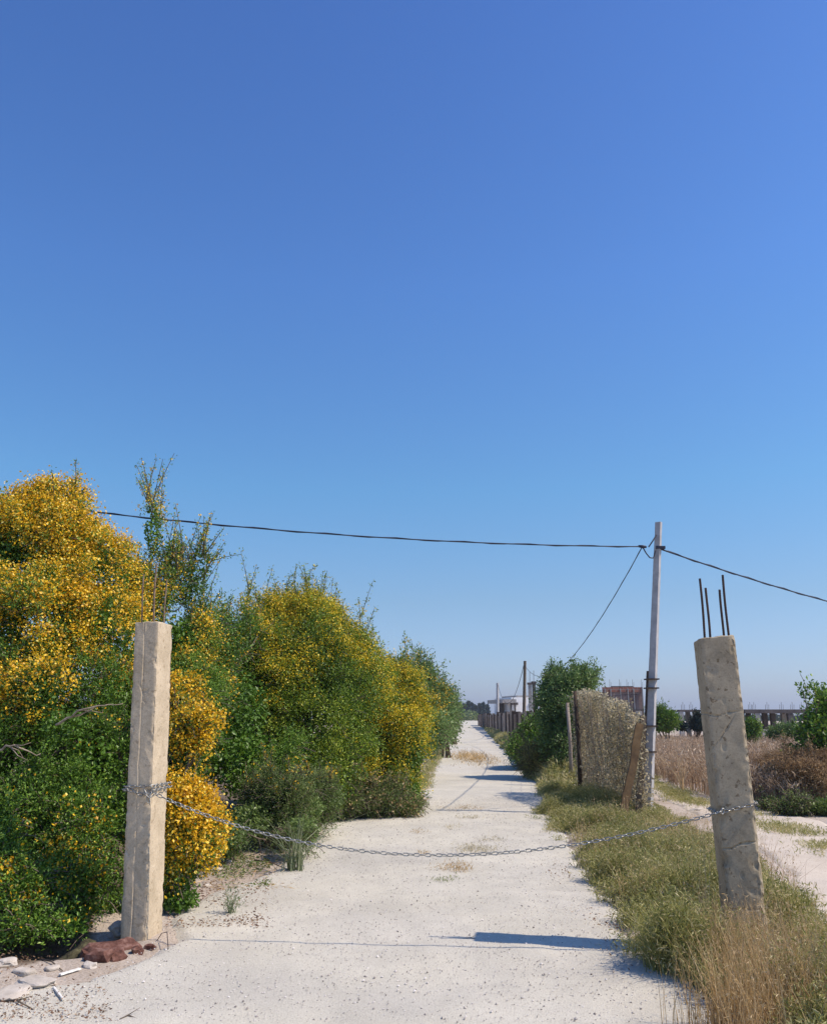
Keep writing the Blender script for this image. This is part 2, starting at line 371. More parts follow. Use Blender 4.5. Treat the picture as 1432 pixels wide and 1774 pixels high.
def shrub(name, label, base, blobs, leaf=.03, sprigs=9000, per=9, fl=.4, leafm='leaf', seed=1, slen=.22, up=.35,
          clump=.22, fcount=9, fsize=.02, limbs=10, wisps=0, wisplen=.5, filler=.8, cat='shrub', group=None, trunk_r=.05, flower_mat='flower', ratio=.42, spray=24):
    """blobs: rows cx,cy,cz,rx,ry,rz,weight,flower-density (world)"""
    rg = np.random.RandomState(seed); B = np.array(blobs, float)
    t = empty(name, (base[0], base[1], float(gz(base[0], base[1]))), label, cat, group)
    area = B[:, 3] * B[:, 5] * B[:, 6]; area = area / area.sum()
    # clumps on the blob surfaces
    cl = []
    for i, b_ in enumerate(B):
        nc = max(12, int(60 * (b_[3] * b_[5]) / (B[:, 3] * B[:, 5]).mean()))
        d = rand_dirs(nc * 2, rg); d[:, 1] -= .35; d = unit(d)
        p = b_[:3] + d * b_[3:6] * rg.uniform(.5, .9, (len(d), 1)) * (1 + .2 * np.clip(noise3(d, seed + i, 3.2), -1.2, 1)[:, None])
        keep = ~in_blobs(p, B, .72, i) & (p[:, 2] > .05) & (noise3(p, seed + 21, 1.9 / max(.5, leaf * 16)) > -.4)
        p = p[keep][:nc]
        r_ = np.cbrt(b_[3] * b_[4] * b_[5]) * clump * rg.uniform(.55, 1.5, len(p))
        for q_, rr_ in zip(p, r_): cl.append([*q_, rr_, b_[6] * rr_ ** 2, b_[7], *b_[:3]])
    ca_ = np.array(cl); zt_ = np.percentile(ca_[:, 2], 62)
    for q_ in ca_[ca_[:, 2] > zt_][: spray * 3: 3] if spray else []:
        ax_ = unit(unit(q_[:3] - q_[6:9]) * .6 + np.array([0, 0, 1.0]) + .3 * rg.normal(size=3)); ln_ = slen * rg.uniform(.9, 2.2)
        for k_ in range(1, 6):
            f_ = k_ / 5; cl.append([*(q_[:3] + ax_ * ln_ * f_), q_[3] * (.62 - .5 * f_), (q_[3] * (.7 - .45 * f_)) ** 2 * q_[4] / q_[3] ** 2 * .8, q_[5], *(q_[:3] + ax_ * ln_ * (f_ - .3))])
    cl = np.array(cl); pr = cl[:, 4] / cl[:, 4].sum()
    idx = rg.choice(len(cl), sprigs, p=pr); c_ = cl[idx]
    d = rand_dirs(sprigs, rg)
    out = unit(c_[:, :3] - c_[:, 6:9])
    d = unit(d + .55 * out + np.array([0, -.1, up * .6]))
    O = c_[:, :3] + d * c_[:, 3:4] * rg.uniform(.25, .9, (sprigs, 1)) * np.array([1, 1, .85])
    O[:, 2] = np.maximum(O[:, 2], .03)
    D = unit(d + .5 * out + np.array([0, 0, up]) + .45 * rg.normal(size=(sprigs, 3)))
    L = slen * rg.uniform(.5, 1.4, sprigs)
    # wisps: long thin shoots reaching out of the top
    if wisps:
        top = cl[:, 2] > np.percentile(cl[:, 2], 60)
        ci = cl[top][rg.randint(top.sum(), size=wisps)]
        wo = ci[:, :3] + rg.normal(size=(wisps, 3)) * ci[:, 3:4] * .4; wd_ = unit(unit(ci[:, :3] - ci[:, 6:9]) * .5 + np.array([0, 0, 1.1]) + .35 * rg.normal(size=(wisps, 3)))
        wl = wisplen * rg.uniform(.4, 1.2, wisps)
    # leaves
    k = np.tile(np.arange(per), (sprigs, 1)); tt = ((k + rg.rand(sprigs, per)) / per)
    lat = rg.normal(size=(sprigs, per, 3)) * leaf * .5
    P = O[:, None] + D[:, None] * (L[:, None] * tt)[..., None] + lat; P[..., 2] -= .25 * L[:, None] * tt ** 2
    LD = unit(D)[:, None] * .6 + rg.normal(size=(sprigs, per, 3)) * .75
    P = P.reshape(-1, 3); LD = LD.reshape(-1, 3)
    tint = np.clip(.42 + .2 * rg.normal(size=len(P)) + .12 * np.repeat(noise3(O, seed + 7, 2.5), per), 0, 1)
    if wisps:
        wn = 40; k2 = rg.rand(wisps, wn) ** .8
        WP = wo[:, None] + wd_[:, None] * (wl[:, None] * k2)[..., None]; WP[..., 2] -= (.12 * wl[:, None] * k2 ** 2)
        WP = (WP + rg.normal(size=WP.shape) * leaf * .7).reshape(-1, 3); WD = (wd_[:, None] + rg.normal(size=(wisps, wn, 3))).reshape(-1, 3)
        P = np.vstack([P, WP]); LD = np.vstack([LD, WD]); tint = np.concatenate([tint, np.clip(.5 + .2 * rg.normal(size=len(WP)), 0, 1)])
    ln = leaf * rg.uniform(.6, 1.35, len(P))
    V1, Q1 = leaf_mesh(P, LD, ln, ln * ratio, rg); T1 = np.repeat(tint, 4)
    # inner filler: larger leaves deeper in
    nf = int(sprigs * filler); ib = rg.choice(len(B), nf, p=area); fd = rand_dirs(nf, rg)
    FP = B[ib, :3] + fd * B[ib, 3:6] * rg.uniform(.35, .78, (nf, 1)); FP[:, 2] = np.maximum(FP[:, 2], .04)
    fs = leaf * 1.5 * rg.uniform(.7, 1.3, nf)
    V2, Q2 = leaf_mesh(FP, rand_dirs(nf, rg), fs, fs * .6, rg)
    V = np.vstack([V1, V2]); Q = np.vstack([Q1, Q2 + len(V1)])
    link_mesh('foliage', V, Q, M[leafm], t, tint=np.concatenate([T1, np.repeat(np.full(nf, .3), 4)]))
    # blossom
    if fl > 0:
        nz = noise3(cl[:, :3], seed + 3, 1.7) * .6 + .4 * noise3(cl[:, :3], seed + 4, 4.5)
        fc = cl[:, 5] * fl + .45 * nz + .16 * rg.normal(size=len(cl)) > .54
        pf = np.where(fc[idx], .85, .06 * c_[:, 5]) * np.clip(.6 + .6 * (out * d).sum(-1), .25, 1)
        sel = rg.rand(sprigs) < pf
        FO = O[sel] + D[sel] * (L[sel] * rg.uniform(.55, 1.0, sel.sum()))[:, None]
        fcl = np.repeat(FO, fcount, 0) + rg.normal(size=(len(FO) * fcount, 3)) * fsize * 1.9
        if wisps:
            ws = rg.rand(wisps * wn) < .3; fcl = np.vstack([fcl, WP[ws]])
        s_ = fsize * rg.uniform(.4, 1.45, len(fcl))
        V3, Q3 = leaf_mesh(fcl, rand_dirs(len(fcl), rg), s_ * 1.25, s_, rg)
        ft = np.clip(.5 + .24 * rg.normal(size=len(fcl)), 0, 1)
        link_mesh('blossom', V3, Q3, M[flower_mat], t, tint=np.repeat(ft, 4))
    # trunk and limbs
    mb = MB(); b0 = np.array([base[0], base[1], float(gz(base[0], base[1])) - .05])
    ends = cl[rg.permutation(len(cl))[:limbs]]
    for e_ in ends:
        p0 = b0 + np.array([rg.normal() * .12, rg.normal() * .12, 0]); p1 = e_[:3]
        u_ = np.linspace(0, 1, 8)[:, None]
        mid = (p0 + p1) / 2 + np.array([0, 0, .25 * np.linalg.norm(p1 - p0)]) * .6 + rg.normal(size=3) * .1
        pts = (1 - u_) ** 2 * p0 + 2 * u_ * (1 - u_) * mid + u_ ** 2 * p1 + rg.normal(size=(8, 3)) * .02
        mb.tube(pts, np.linspace(trunk_r, trunk_r * .22, 8), 6)
        for _ in range(3):
            s0 = pts[rg.randint(3, 7)]; e2 = s0 + unit(p1 - s0 + rg.normal(size=3) * .5) * rg.uniform(.3, .7) * max(.4, e_[3] * 2)
            mb.tube(np.array([s0, (s0 + e2) / 2 + rg.normal(size=3) * .03, e2]), [trunk_r * .3, trunk_r * .2, trunk_r * .08], 4)
    ns = min(sprigs, 1400); st = rg.choice(sprigs, ns, replace=False)
    for i in st:
        p = np.array([O[i] - D[i] * .1, O[i] + D[i] * L[i] * .5 - [0, 0, .06 * L[i]], O[i] + D[i] * L[i] - [0, 0, .25 * L[i]]]); mb.tube(p, [.0035 + leaf * .03] * 3, 3, cap=False)
    if wisps:
        for i in range(wisps):
            u_ = np.linspace(0, 1, 5); p = wo[i] + wd_[i] * (wl[i] * u_)[:, None]; p[:, 2] -= .12 * wl[i] * u_ ** 2
            mb.tube(p, np.linspace(.006, .0025, 5) * (1 + leaf * 8), 3, cap=False)
    mb.build('trunk', M['bark'], t, smooth=True)
    return t

def PB(px, v, rx, rz, Yd, ry=None, wt=1.0, fl=1.0):
    """blob given by where it stands (direction, distance) -> world ellipsoid"""
    c_ = W(px, v, Yd); s = Yd / F * 1.03
    return [*c_, rx * s, (ry if ry else .8 * rx * s), rz * s, wt, fl]

# ------------------------------------------------------------------ hedge of flowering shrubs, left
shrub('flowering_shrub', 'tallest shrub at the left edge, top covered in orange yellow blossom', (-5.2, 9.4), [
    PB(95, 935, 95, 95, 9.6, .8, 1.3, 2.2), PB(20, 985, 110, 100, 9.4, .9, 1.2, 2.1), PB(175, 1010, 62, 90, 9.5, .7, 1.2, 1.9),
    PB(60, 1080, 120, 90, 9.0, .9, 1.1, 1.5), PB(190, 1100, 62, 80, 9.2, .7, 1.1, 1.5), PB(-60, 1120, 130, 170, 9.2, 1, .9, .8),
    PB(40, 1200, 110, 80, 8.5, .8, 1, .75), PB(160, 1210, 80, 90, 8.8, .7, 1, .3), PB(-120, 960, 130, 130, 9.8, 1, .6, 1.5)],
    leaf=.032, sprigs=30000, per=6, fl=.55, seed=11, spray=12, fcount=10, wisps=26, wisplen=.42, slen=.16)
shrub('flowering_shrub', 'dark green shrub behind the left concrete post, sprinkled with yellow', (-4.6, 7.9), [
    PB(60, 1330, 120, 90, 8.2, .7, 1, .35), PB(170, 1330, 70, 90, 8.2, .6, 1, .25), PB(150, 1430, 80, 75, 7.8, .5, 1, .55),
    PB(30, 1430, 90, 80, 7.7, .6, 1, .12), PB(-80, 1380, 90, 130, 8.0, .7, .6, .3), PB(70, 1190, 45, 55, 7.9, .3, 1, 2.2), PB(110, 1260, 50, 40, 7.9, .3, 1, .8)],
    leaf=.029, sprigs=17000, per=7, fl=.34, seed=12, slen=.15)
shrub('flowering_shrub', 'low bright green shrub at the lower left corner by the ditch', (-3.75, 7.1), [
    PB(55, 1555, 75, 62, 7.1, .35, 1, .28), PB(-50, 1540, 90, 90, 7.1, .4, .8, .2), PB(140, 1530, 55, 50, 7.3, .3, 1, .6), PB(8, 1650, 26, 26, 6.7, .18, .6, 1.5), PB(60, 1610, 60, 32, 6.7, .25, .8, .15), PB(125, 1610, 30, 24, 6.75, .2, .4, .3), PB(190, 1575, 26, 24, 7.5, .2, .5, .3),
    PB(185, 1520, 26, 45, 7.4, .2, .7, .7)],
    leaf=.028, sprigs=9500, per=7, fl=.32, seed=13, slen=.14, limbs=6, trunk_r=.02)
shrub('flowering_shrub', 'wispy open shrub rising above the left concrete post', (-4.1, 10.6), [
    PB(266, 925, 17, 66, 10.6, .25, .85, 1.3), PB(300, 965, 26, 40, 10.7, .3, .6, .7), PB(255, 1040, 50, 60, 10.4, .5, 1.1, 1.7), PB(325, 1015, 34, 44, 10.8, .35, .6, .5), PB(350, 1080, 34, 44, 11.0, .4, .7, .5), PB(348, 975, 22, 35, 10.8, .25, .4, .5),
    PB(300, 1125, 62, 72, 10.4, .6, 1, .6), PB(330, 1220, 60, 80, 10.2, .6, 1, .15), PB(250, 1200, 60, 110, 10.2, .6, .7, .4)],
    leaf=.032, sprigs=12000, per=6, fl=.42, seed=14, spray=6, wisps=150, wisplen=.62, slen=.17, limbs=16)
shrub('flowering_shrub', 'waist high golden shrub just behind the left concrete post', (-2.45, 7.75), [
    PB(308, 1385, 46, 24, 7.9, .24, 1.0, 1.5), PB(338, 1440, 26, 40, 7.7, .2, 1.0, 1.1), PB(322, 1500, 30, 34, 7.7, .2, 1.0, .75), PB(312, 1560, 36, 26, 7.6, .2, .7, .55), PB(338, 1255, 30, 16, 8.2, .2, .8, 1.4), PB(315, 1292, 40, 16, 8.2, .2, .7, 1.2), PB(300, 1500, 20, 50, 8.0, .2, .6, .3),
    PB(310, 1205, 26, 26, 8.5, .2, .6, 1.2), PB(300, 1340, 22, 50, 8.2, .2, .6, .05)],
    leaf=.026, sprigs=8000, per=6, fl=.5, seed=15, spray=26, wisps=30, wisplen=.22, slen=.13, limbs=9, trunk_r=.015)
shrub('flowering_shrub', 'deep green shrub set back between the wispy and the domed shrub', (-3.6, 12.6), [
    PB(350, 1165, 66, 78, 12.8, .8, 1, .35), PB(400, 1230, 80, 90, 12.8, .8, 1, .2), PB(395, 1120, 40, 56, 13.5, .7, 1, .9), PB(340, 1300, 75, 90, 12.2, .8, 1, .12), PB(430, 1330, 80, 75, 12.4, .7, 1, .06)],
    leaf=.043, sprigs=13000, per=6, fl=.3, seed=16, wisps=20, slen=.24, fsize=.02)
shrub('flowering_shrub', 'broad domed shrub, yellow crown over a dark green middle', (-2.3, 15.0), [
    PB(425, 1125, 62, 70, 15.2, 1, 1.1, 1.2), PB(530, 1108, 66, 70, 15.4, 1, 1.2, 1.7), PB(592, 1140, 46, 62, 15.4, .8, 1, 1.6), PB(625, 1172, 40, 54, 15.4, .7, 1, 1.4), PB(655, 1190, 30, 44, 15.8, .7, 1, 1.3), PB(470, 1095, 50, 56, 15.2, .9, 1, 1.2), PB(500, 1170, 110, 80, 14.8, 1.1, 1.1, 1.0),
    PB(440, 1250, 90, 80, 14.3, 1, 1, .1), PB(560, 1250, 85, 90, 14.3, .9, 1, .12), PB(530, 1340, 95, 60, 13.7, .7, 1, .05), PB(400, 1180, 70, 80, 14.9, 1, 1, .3), PB(620, 1190, 45, 60, 15.0, .7, 1, .8)],
    leaf=.044, sprigs=34000, per=6, fl=.42, seed=17, wisps=110, wisplen=.7, slen=.26, fsize=.019, fcount=8, limbs=18, spray=26, leafm='leaf_olive', flower_mat='flower_lime')
shrub('flowering_shrub', 'yellow speckled shrub leaning over the left edge of the lane', (-.75, 15.6), [
    PB(665, 1218, 58, 56, 16.6, .9, 1, 1.0), PB(703, 1238, 34, 66, 16.6, .8, 1, 1.5), PB(650, 1270, 55, 70, 15.6, .8, 1, 1.1), PB(705, 1300, 34, 65, 15.2, .6, 1, 1.9), PB(640, 1350, 55, 45, 14.9, .6, 1, 1.2),
    PB(700, 1370, 34, 32, 14.9, .5, 1, 1.0)],
    leaf=.044, sprigs=21000, per=6, fl=.42, seed=18, wisps=40, wisplen=.5, slen=.22, fsize=.019, fcount=8, spray=14, leafm='leaf_olive', flower_mat='flower_lime')
shrub('leafy_shrub', 'smooth grey green shrub behind the speckled one at the lane edge', (.0, 24), [
    PB(722, 1200, 30, 38, 23, 1, 1, .3), PB(748, 1240, 24, 44, 23, 1, 1, .15), PB(690, 1190, 30, 36, 21, 1, 1, 1.0), PB(733, 1275, 32, 42, 21.5, .9, 1, .1), PB(715, 1240, 35, 60, 24, 1, 1, .1)],
    leaf=.075, sprigs=7500, per=6, fl=.1, seed=19, wisps=24, wisplen=.7, slen=.35, fsize=.035, leafm='leaf_far', limbs=8)
shrub('leafy_shrub', 'more distant green shrub where the lane narrows on the left', (1.3, 34), [
    PB(758, 1235, 21, 36, 33, 1.2, 1, .1), PB(766, 1248, 16, 30, 36, 1.2, 1, .1), PB(752, 1270, 20, 22, 31, 1, 1, .2)],
    leaf=.11, sprigs=4200, per=6, fl=0, seed=20, wisps=14, wisplen=.7, slen=.45, leafm='leaf_far', limbs=6)
shrub('leafy_shrub', 'last green shrub of the left hedge before the lane ends', (2.4, 50), [
    PB(771, 1240, 11, 22, 50, 1.5, 1, 0), PB(775, 1250, 8, 16, 60, 1.5, 1, 0)],
    leaf=.16, sprigs=1800, per=6, fl=0, seed=21, slen=.6, leafm='leaf_far', limbs=5)
shrub('scrub_bush', 'low dull green scrub at the foot of the domed shrub', (-1.75, 11.0), [
    PB(500, 1400, 75, 42, 11.2, .5, 1, .0), PB(430, 1425, 50, 38, 10.6, .45, .9, .1), PB(560, 1385, 45, 36, 12.2, .5, 1, .0), PB(520, 1440, 40, 28, 10.4, .3, 1, 0), PB(395, 1455, 36, 36, 9.8, .35, .7, .15)],
    leaf=.03, sprigs=11000, per=6, fl=.2, seed=22, slen=.2, leafm='leaf_dull', limbs=12, trunk_r=.015, wisps=40, wisplen=.3, ratio=.3)
shrub('scrub_bush', 'brown flecked undergrowth below the yellow speckled shrub', (-.95, 14.3), [
    PB(640, 1385, 62, 22, 14.4, .4, 1, .6), PB(600, 1392, 40, 20, 14.0, .35, 1, .3), PB(700, 1398, 34, 14, 14.4, .35, 1, .5)],
    leaf=.036, sprigs=4500, per=6, fl=.3, seed=23, slen=.2, leafm='leaf_dull', limbs=8, trunk_r=.012, wisps=30, wisplen=.3, ratio=.3, flower_mat='straw', fsize=.025)

# bare pale branches showing inside the shrubs
def bare(name, label, pts, r0, seed, m='twig', cat='branch', forks=3):
    rg = np.random.RandomState(seed); pts = np.array(pts, float); mb = MB()
    u = np.linspace(0, 1, 12); s = np.linspace(0, 1, len(pts))
    P = np.stack([np.interp(u, s, pts[:, i]) for i in range(3)], -1) + rg.normal(size=(12, 3)) * .008
    mb.tube(P, np.linspace(r0, r0 * .3, 12), 6)
    for i in range(forks):
        a = P[rg.randint(3, 10)]; d = unit((P[-1] - P[0]) + rg.normal(size=3) * .45 * np.linalg.norm(P[-1] - P[0])); L = np.linalg.norm(P[-1] - P[0]) * rg.uniform(.2, .5)
        mb.tube(np.array([a, a + d * L * .5 + rg.normal(size=3) * .02, a + d * L]), [r0 * .5, r0 * .3, r0 * .15], 5)
    o = mb.build(name, M[m], None, True)
    return tag(o, label, cat)
bare('bare_branch', 'long pale branch slanting across the yellow shrub left of the post', [W(95, 1255, 7.55), W(150, 1225, 7.45), W(215, 1219, 7.5)], .012, 1)
bare('bare_branch', 'crooked pale branch at the left edge below the blossom', [W(-10, 1300, 7.5), W(30, 1292, 7.4), W(70, 1308, 7.5)], .012, 2)

# ------------------------------------------------------------------ concrete posts
def post(base, w_, d_, h, rot, leanx, leany, seed, slope, grooves, m, parent, name='column', chip=.02):
    """base (x,y) on the ground, w_ front width, d_ depth, rot about z, lean in world"""
    nW, nD = 34, 34; rows = int(h / .009)
    per_ = []
    def side(n, a, b_): return [(a[0] + (b_[0] - a[0]) * i / n, a[1] + (b_[1] - a[1]) * i / n) for i in range(n)]
    c_ = [(-w_/2, -d_/2), (w_/2, -d_/2), (w_/2, d_/2), (-w_/2, d_/2)]
    per_ = side(nW, c_[0], c_[1]) + side(nD, c_[1], c_[2]) + side(nW, c_[2], c_[3]) + side(nD, c_[3], c_[0])
    per_ = np.array(per_); n = len(per_)
    zs_ = np.linspace(-.3, h, rows); Lx = np.broadcast_to(per_[:, 0], (rows, n)).copy(); Ly = np.broadcast_to(per_[:, 1], (rows, n)).copy()
    Zz = np.broadcast_to(zs_[:, None], (rows, n)).copy()
    P = np.stack([Lx, Ly, Zz], -1)
    hx_, hy_ = w_/2, d_/2
    corner = np.minimum(np.abs(np.abs(Lx) - hx_), .5) + np.minimum(np.abs(np.abs(Ly) - hy_), .5)   # 0 at a corner
    nx_ = np.where(np.abs(np.abs(Lx) - hx_) < 1e-6, np.sign(Lx), 0); ny_ = np.where(np.abs(np.abs(Ly) - hy_) < 1e-6, np.sign(Ly), 0)
    disp = .0007 * noise3(P, seed, 26) + .0005 * noise3(P, seed + 1, 90) + .0012 * noise3(P, seed + 2, 3)
    fl_ = np.clip(noise3(P * [1, 1, .6], seed + 12, 13) - .95, 0, .25) * .03; disp = disp - fl_
    cn = np.exp(-(corner / .014) ** 2) ; cn2 = np.exp(-(corner / .036) ** 2)
    ch = np.clip(noise3(P * [1, 1, 1.0], seed + 3, 55) - .1, 0, 2); big = np.clip(noise3(P, seed + 4, 22) - .6, 0, 1)
    disp = disp - cn * (.004 + chip * 1.1 * ch) - cn2 * chip * 1.5 * big
    pit = np.clip(noise3(P, seed + 9, 45) - 1.35, 0, 1); disp = disp - .012 * pit
    for g_ in grooves(P): disp = disp - g_
    P[..., 0] += nx_ * disp; P[..., 1] += ny_ * disp
    tt = np.clip(P[..., 2] / h, 0, 1)
    P[..., 2] += slope * P[..., 0] * tt
    edge = (P[-1, :, 2].copy()); P[-1, :, 2] += .004 * noise3(P[-1, :, :2], seed + 6, 40)
    # top cap rings
    caps = []
    for f_ in (.9, .7, .4, .12):
        q_ = P[-1].copy(); q_[:, :2] *= f_; q_[:, 2] = h + slope * q_[:, 0] + .006 + .006 * noise3(q_[:, :2], seed + 6, 40); caps.append(q_)
    P = np.concatenate([P] + [q_[None] for q_ in caps], 0); rows += 4
    c, s = math.cos(rot), math.sin(rot)
    Xw = base[0] + c * P[..., 0] - s * P[..., 1] + leanx * P[..., 2]; Yw = base[1] + s * P[..., 0] + c * P[..., 1] + leany * P[..., 2]
    V = np.stack([Xw, Yw, P[..., 2]], -1)
    I, J = np.meshgrid(np.arange(rows - 1), np.arange(n), indexing='ij')
    Q = np.stack([I * n + J, I * n + (J + 1) % n, (I + 1) * n + (J + 1) % n, (I + 1) * n + J], -1).reshape(-1, 4)
    V = V.reshape(-1, 3); cidx = len(V); V = np.vstack([V, V[(rows - 1) * n:(rows) * n].mean(0)])
    T = [[(rows - 1) * n + j, (rows - 1) * n + (j + 1) % n, cidx] for j in range(n)]
    o = link_mesh(name, V, Q, m, parent, False, tris=T)
    def tow(lx, ly, z):
        return np.array([base[0] + c * lx - s * ly + leanx * z, base[1] + s * lx + c * ly + leany * z, z])
    return o, tow

def segdist(P2, a, b_):
    a = np.array(a); b_ = np.array(b_); ab = b_ - a; t = np.clip(((P2 - a) @ ab) / (ab @ ab), 0, 1)
    return np.linalg.norm(P2 - a - t[..., None] * ab, axis=-1)

# left post
LB = G(234, 1628); LW, LD, LH = .2, .31, 2.33
def grL(P):
    front = P[..., 1] < -LD/2 + 1e-4; rightf = P[..., 0] > LW/2 - 1e-4
    j = .004 * noise3(P[..., 2:3], 3, 14)
    yield np.where(front, .005 * np.exp(-((P[..., 0] + .012 + j) / .004) ** 2), 0)
    yield np.where(front & (P[..., 0] > -.01 + j), .0025, 0)
    yield np.where(rightf & (P[..., 2] < .95), .007 * np.exp(-((P[..., 1] + .05) / .004) ** 2), 0)
    P2 = np.stack([P[..., 0], P[..., 2]], -1)
    for a, b_ in (((-.03, 1.84), (.0, 1.76)), ((-.08, 1.53), (-.065, 1.49)), ((-.085, .62), (-.06, .58)), ((0, 1.72), (.02, 1.7))):
        yield np.where(front, .007 * np.exp(-(segdist(P2, a, b_) / .006) ** 2), 0)
tL = empty('concrete_post', (LB[0], LB[1] + LD / 2, 0), 'pale concrete post on the left, chain wound round it, slightly tapered with a ragged corner', 'post', 'concrete gate posts')
colL, towL = post((LB[0], LB[1] + LD / 2), LW, LD, LH, -R(6), -.032, .0, 40, -.02, grL, M['concL'], tL, chip=.016)
def rebar(p0, p1, r, m, parent, seed):
    mb = MB(); rg = np.random.RandomState(seed); u = np.linspace(0, 1, 60)[:, None]
    P = np.array(p0) * (1 - u) + np.array(p1) * u + np.sin(u * 5 + seed) * np.array([.003, .002, 0])
    mb.tube(P, r * (1 + .12 * (np.arange(60) % 2)), 7)
    mb.build('rebar', m, parent)
for lx, ly, ln, sd in ((-.072, -.09, .40, 1), (.03, -.09, .48, 2), (.075, .02, .37, 3)):
    p0 = towL(lx, ly, LH - .05); p1 = towL(lx + .004, ly, LH + ln)
    rebar(p0, p1, .0075 if sd == 2 else .006, M['rebar_old'], tL, sd)

# right post
RB = G(1309, 1662); RW, RD, RH = .255, .29, 2.17
def grR(P):
    front = P[..., 1] < -RD/2 + 1e-4; left = P[..., 0] < -RW/2 + 1e-4
    P2 = np.stack([P[..., 0], P[..., 2]], -1)
    nz = .006 * noise3(P2, 77, 30)
    for path in ([(-.13, 1.62), (-.06, 1.60), (.02, 1.625), (.13, 1.63)], [(-.12, 1.38), (-.07, 1.43), (0, 1.52), (.06, 1.6)], [(-.13, .70), (-.06, .70), (0, .73), (.13, .745)],
                 [(-.13, .30), (-.05, .31), (.12, .31)], [(-.05, .12), (.03, .2), (.12, .3)]):
        for a, b_ in zip(path[:-1], path[1:]):
            yield np.where(front, .009 * np.exp(-((segdist(P2, a, b_) + nz * .5) / .0042) ** 2), 0)
    yield np.where(left, .008 * np.exp(-((P[..., 2] - 1.62 + nz) / .004) ** 2), 0)
    yield np.where(front, .022 * np.clip(noise3(P2 * [1, 1.3], 78, 24) - 1.0, 0, 1), 0)
    yield np.where(front, .01 * np.clip(noise3(P2 * [1, 2.0], 79, 16) - 1.1, 0, .4), 0)
RROT = -R(8)
tR = empty('concrete_post', (RB[0], RB[1] + RD / 2, 0), 'cracked grey brown concrete post in tall grass, four rods standing on its top', 'post', 'concrete gate posts')
colR, towR = post((RB[0], RB[1] + RD / 2), RW, RD, RH, RROT, -.012, .035, 60, .09, grR, M['concR'], tR, chip=.028)
for lx, ly, ln, sd, tl_ in ((-.075, -.05, .46, 5, .012), (-.045, -.09, .38, 6, .01), (.062, -.05, .37, 7, .012), (.092, -.08, .48, 8, .008)):
    rebar(towR(lx, ly, RH - .05), towR(lx + tl_ * .9, ly, RH + ln), .0085, M['rebar'], tR, sd)

# rusty footing under the left post, pale rubble on it
def lump(name, label, c_, r_, m, seed, cat=None, parent=None, rot=0, amp=.2, freq=3, box=0, sub=4):
    bm = bmesh.new(); bmesh.ops.create_icosphere(bm, subdivisions=sub, radius=1)
    V = np.array([v_.co[:] for v_ in bm.verts]); 
    if box: V = np.sign(V) * np.abs(V) ** box; V = V / np.abs(V).max()
    V = V * (1 + amp * noise3(V, seed, freq) + amp * .25 * noise3(V, seed + 1, freq * 4))[:, None]
    V = V * np.array(r_); c, s = math.cos(rot), math.sin(rot)
    V = np.stack([c * V[:, 0] - s * V[:, 1], s * V[:, 0] + c * V[:, 1], V[:, 2]], -1)
    T = [[v_.index for v_ in f.verts] for f in bm.faces]; bm.free()
    if parent is None:
        o = link_mesh(name, V, None, m, None, False, tris=T); o.location = c_
        for p in o.data.polygons: p.use_smooth = sub > 3
        return tag(o, label, cat)
    return link_mesh(name, V + np.array(c_), None, m, parent, True, tris=T)
a_, b_ = G(215, 1650)
a_, b_ = G(200, 1650)
lump('footing', 'red brown rusty footing exposed at the foot of the left post', (-2.13, 6.43, -.1), (.2, .12, .15), M['rust'], 5, 'footing', rot=R(48), amp=.2, freq=2.6, box=.35, sub=3)
for i, (px, v, s_, mm) in enumerate([(170, 1672, .07, 'rust'), (196, 1668, .05, 'rust'), (236, 1655, .04, 'rust'), (258, 1646, .03, 'rust'), (205, 1628, .05, 'stone'), (185, 1650, .035, 'stone'), (150, 1684, .035, 'stone')]):
    a_, b_ = G(px, v); lump('rubble_lump', ['largest red brown chunk, lowest in the ditch', 'red brown chunk against the footing', 'small red brown chunk below the post corner', 'tiny red brown chip right of the footing', 'pale broken mortar beside the post foot', 'pale chip on the red footing', 'pale chip at the ditch end'][i], (a_, b_ + .03, float(gz(a_, b_)) + s_ * .2), (s_ * 1.3, s_, s_ * .7), M[mm], 30 + i, 'rubble', rot=i, amp=.3, sub=2, box=.6)
a_, b_ = G(208, 1612)
lump('rubble_lump', 'pale mortar lump lying on the rusty footing', (a_ + .01 , b_ - .02, .03), (.1, .07, .05), M['stone'], 6, 'rubble', amp=.35, sub=3)
a_, b_ = G(135, 1665)
lump('mossy_stone', 'dark mossy stone under the low green shrub beside the ditch', (a_ - .1, b_ + .34, -.12), (.15, .14, .13), M['moss'], 8, 'stone', amp=.22)

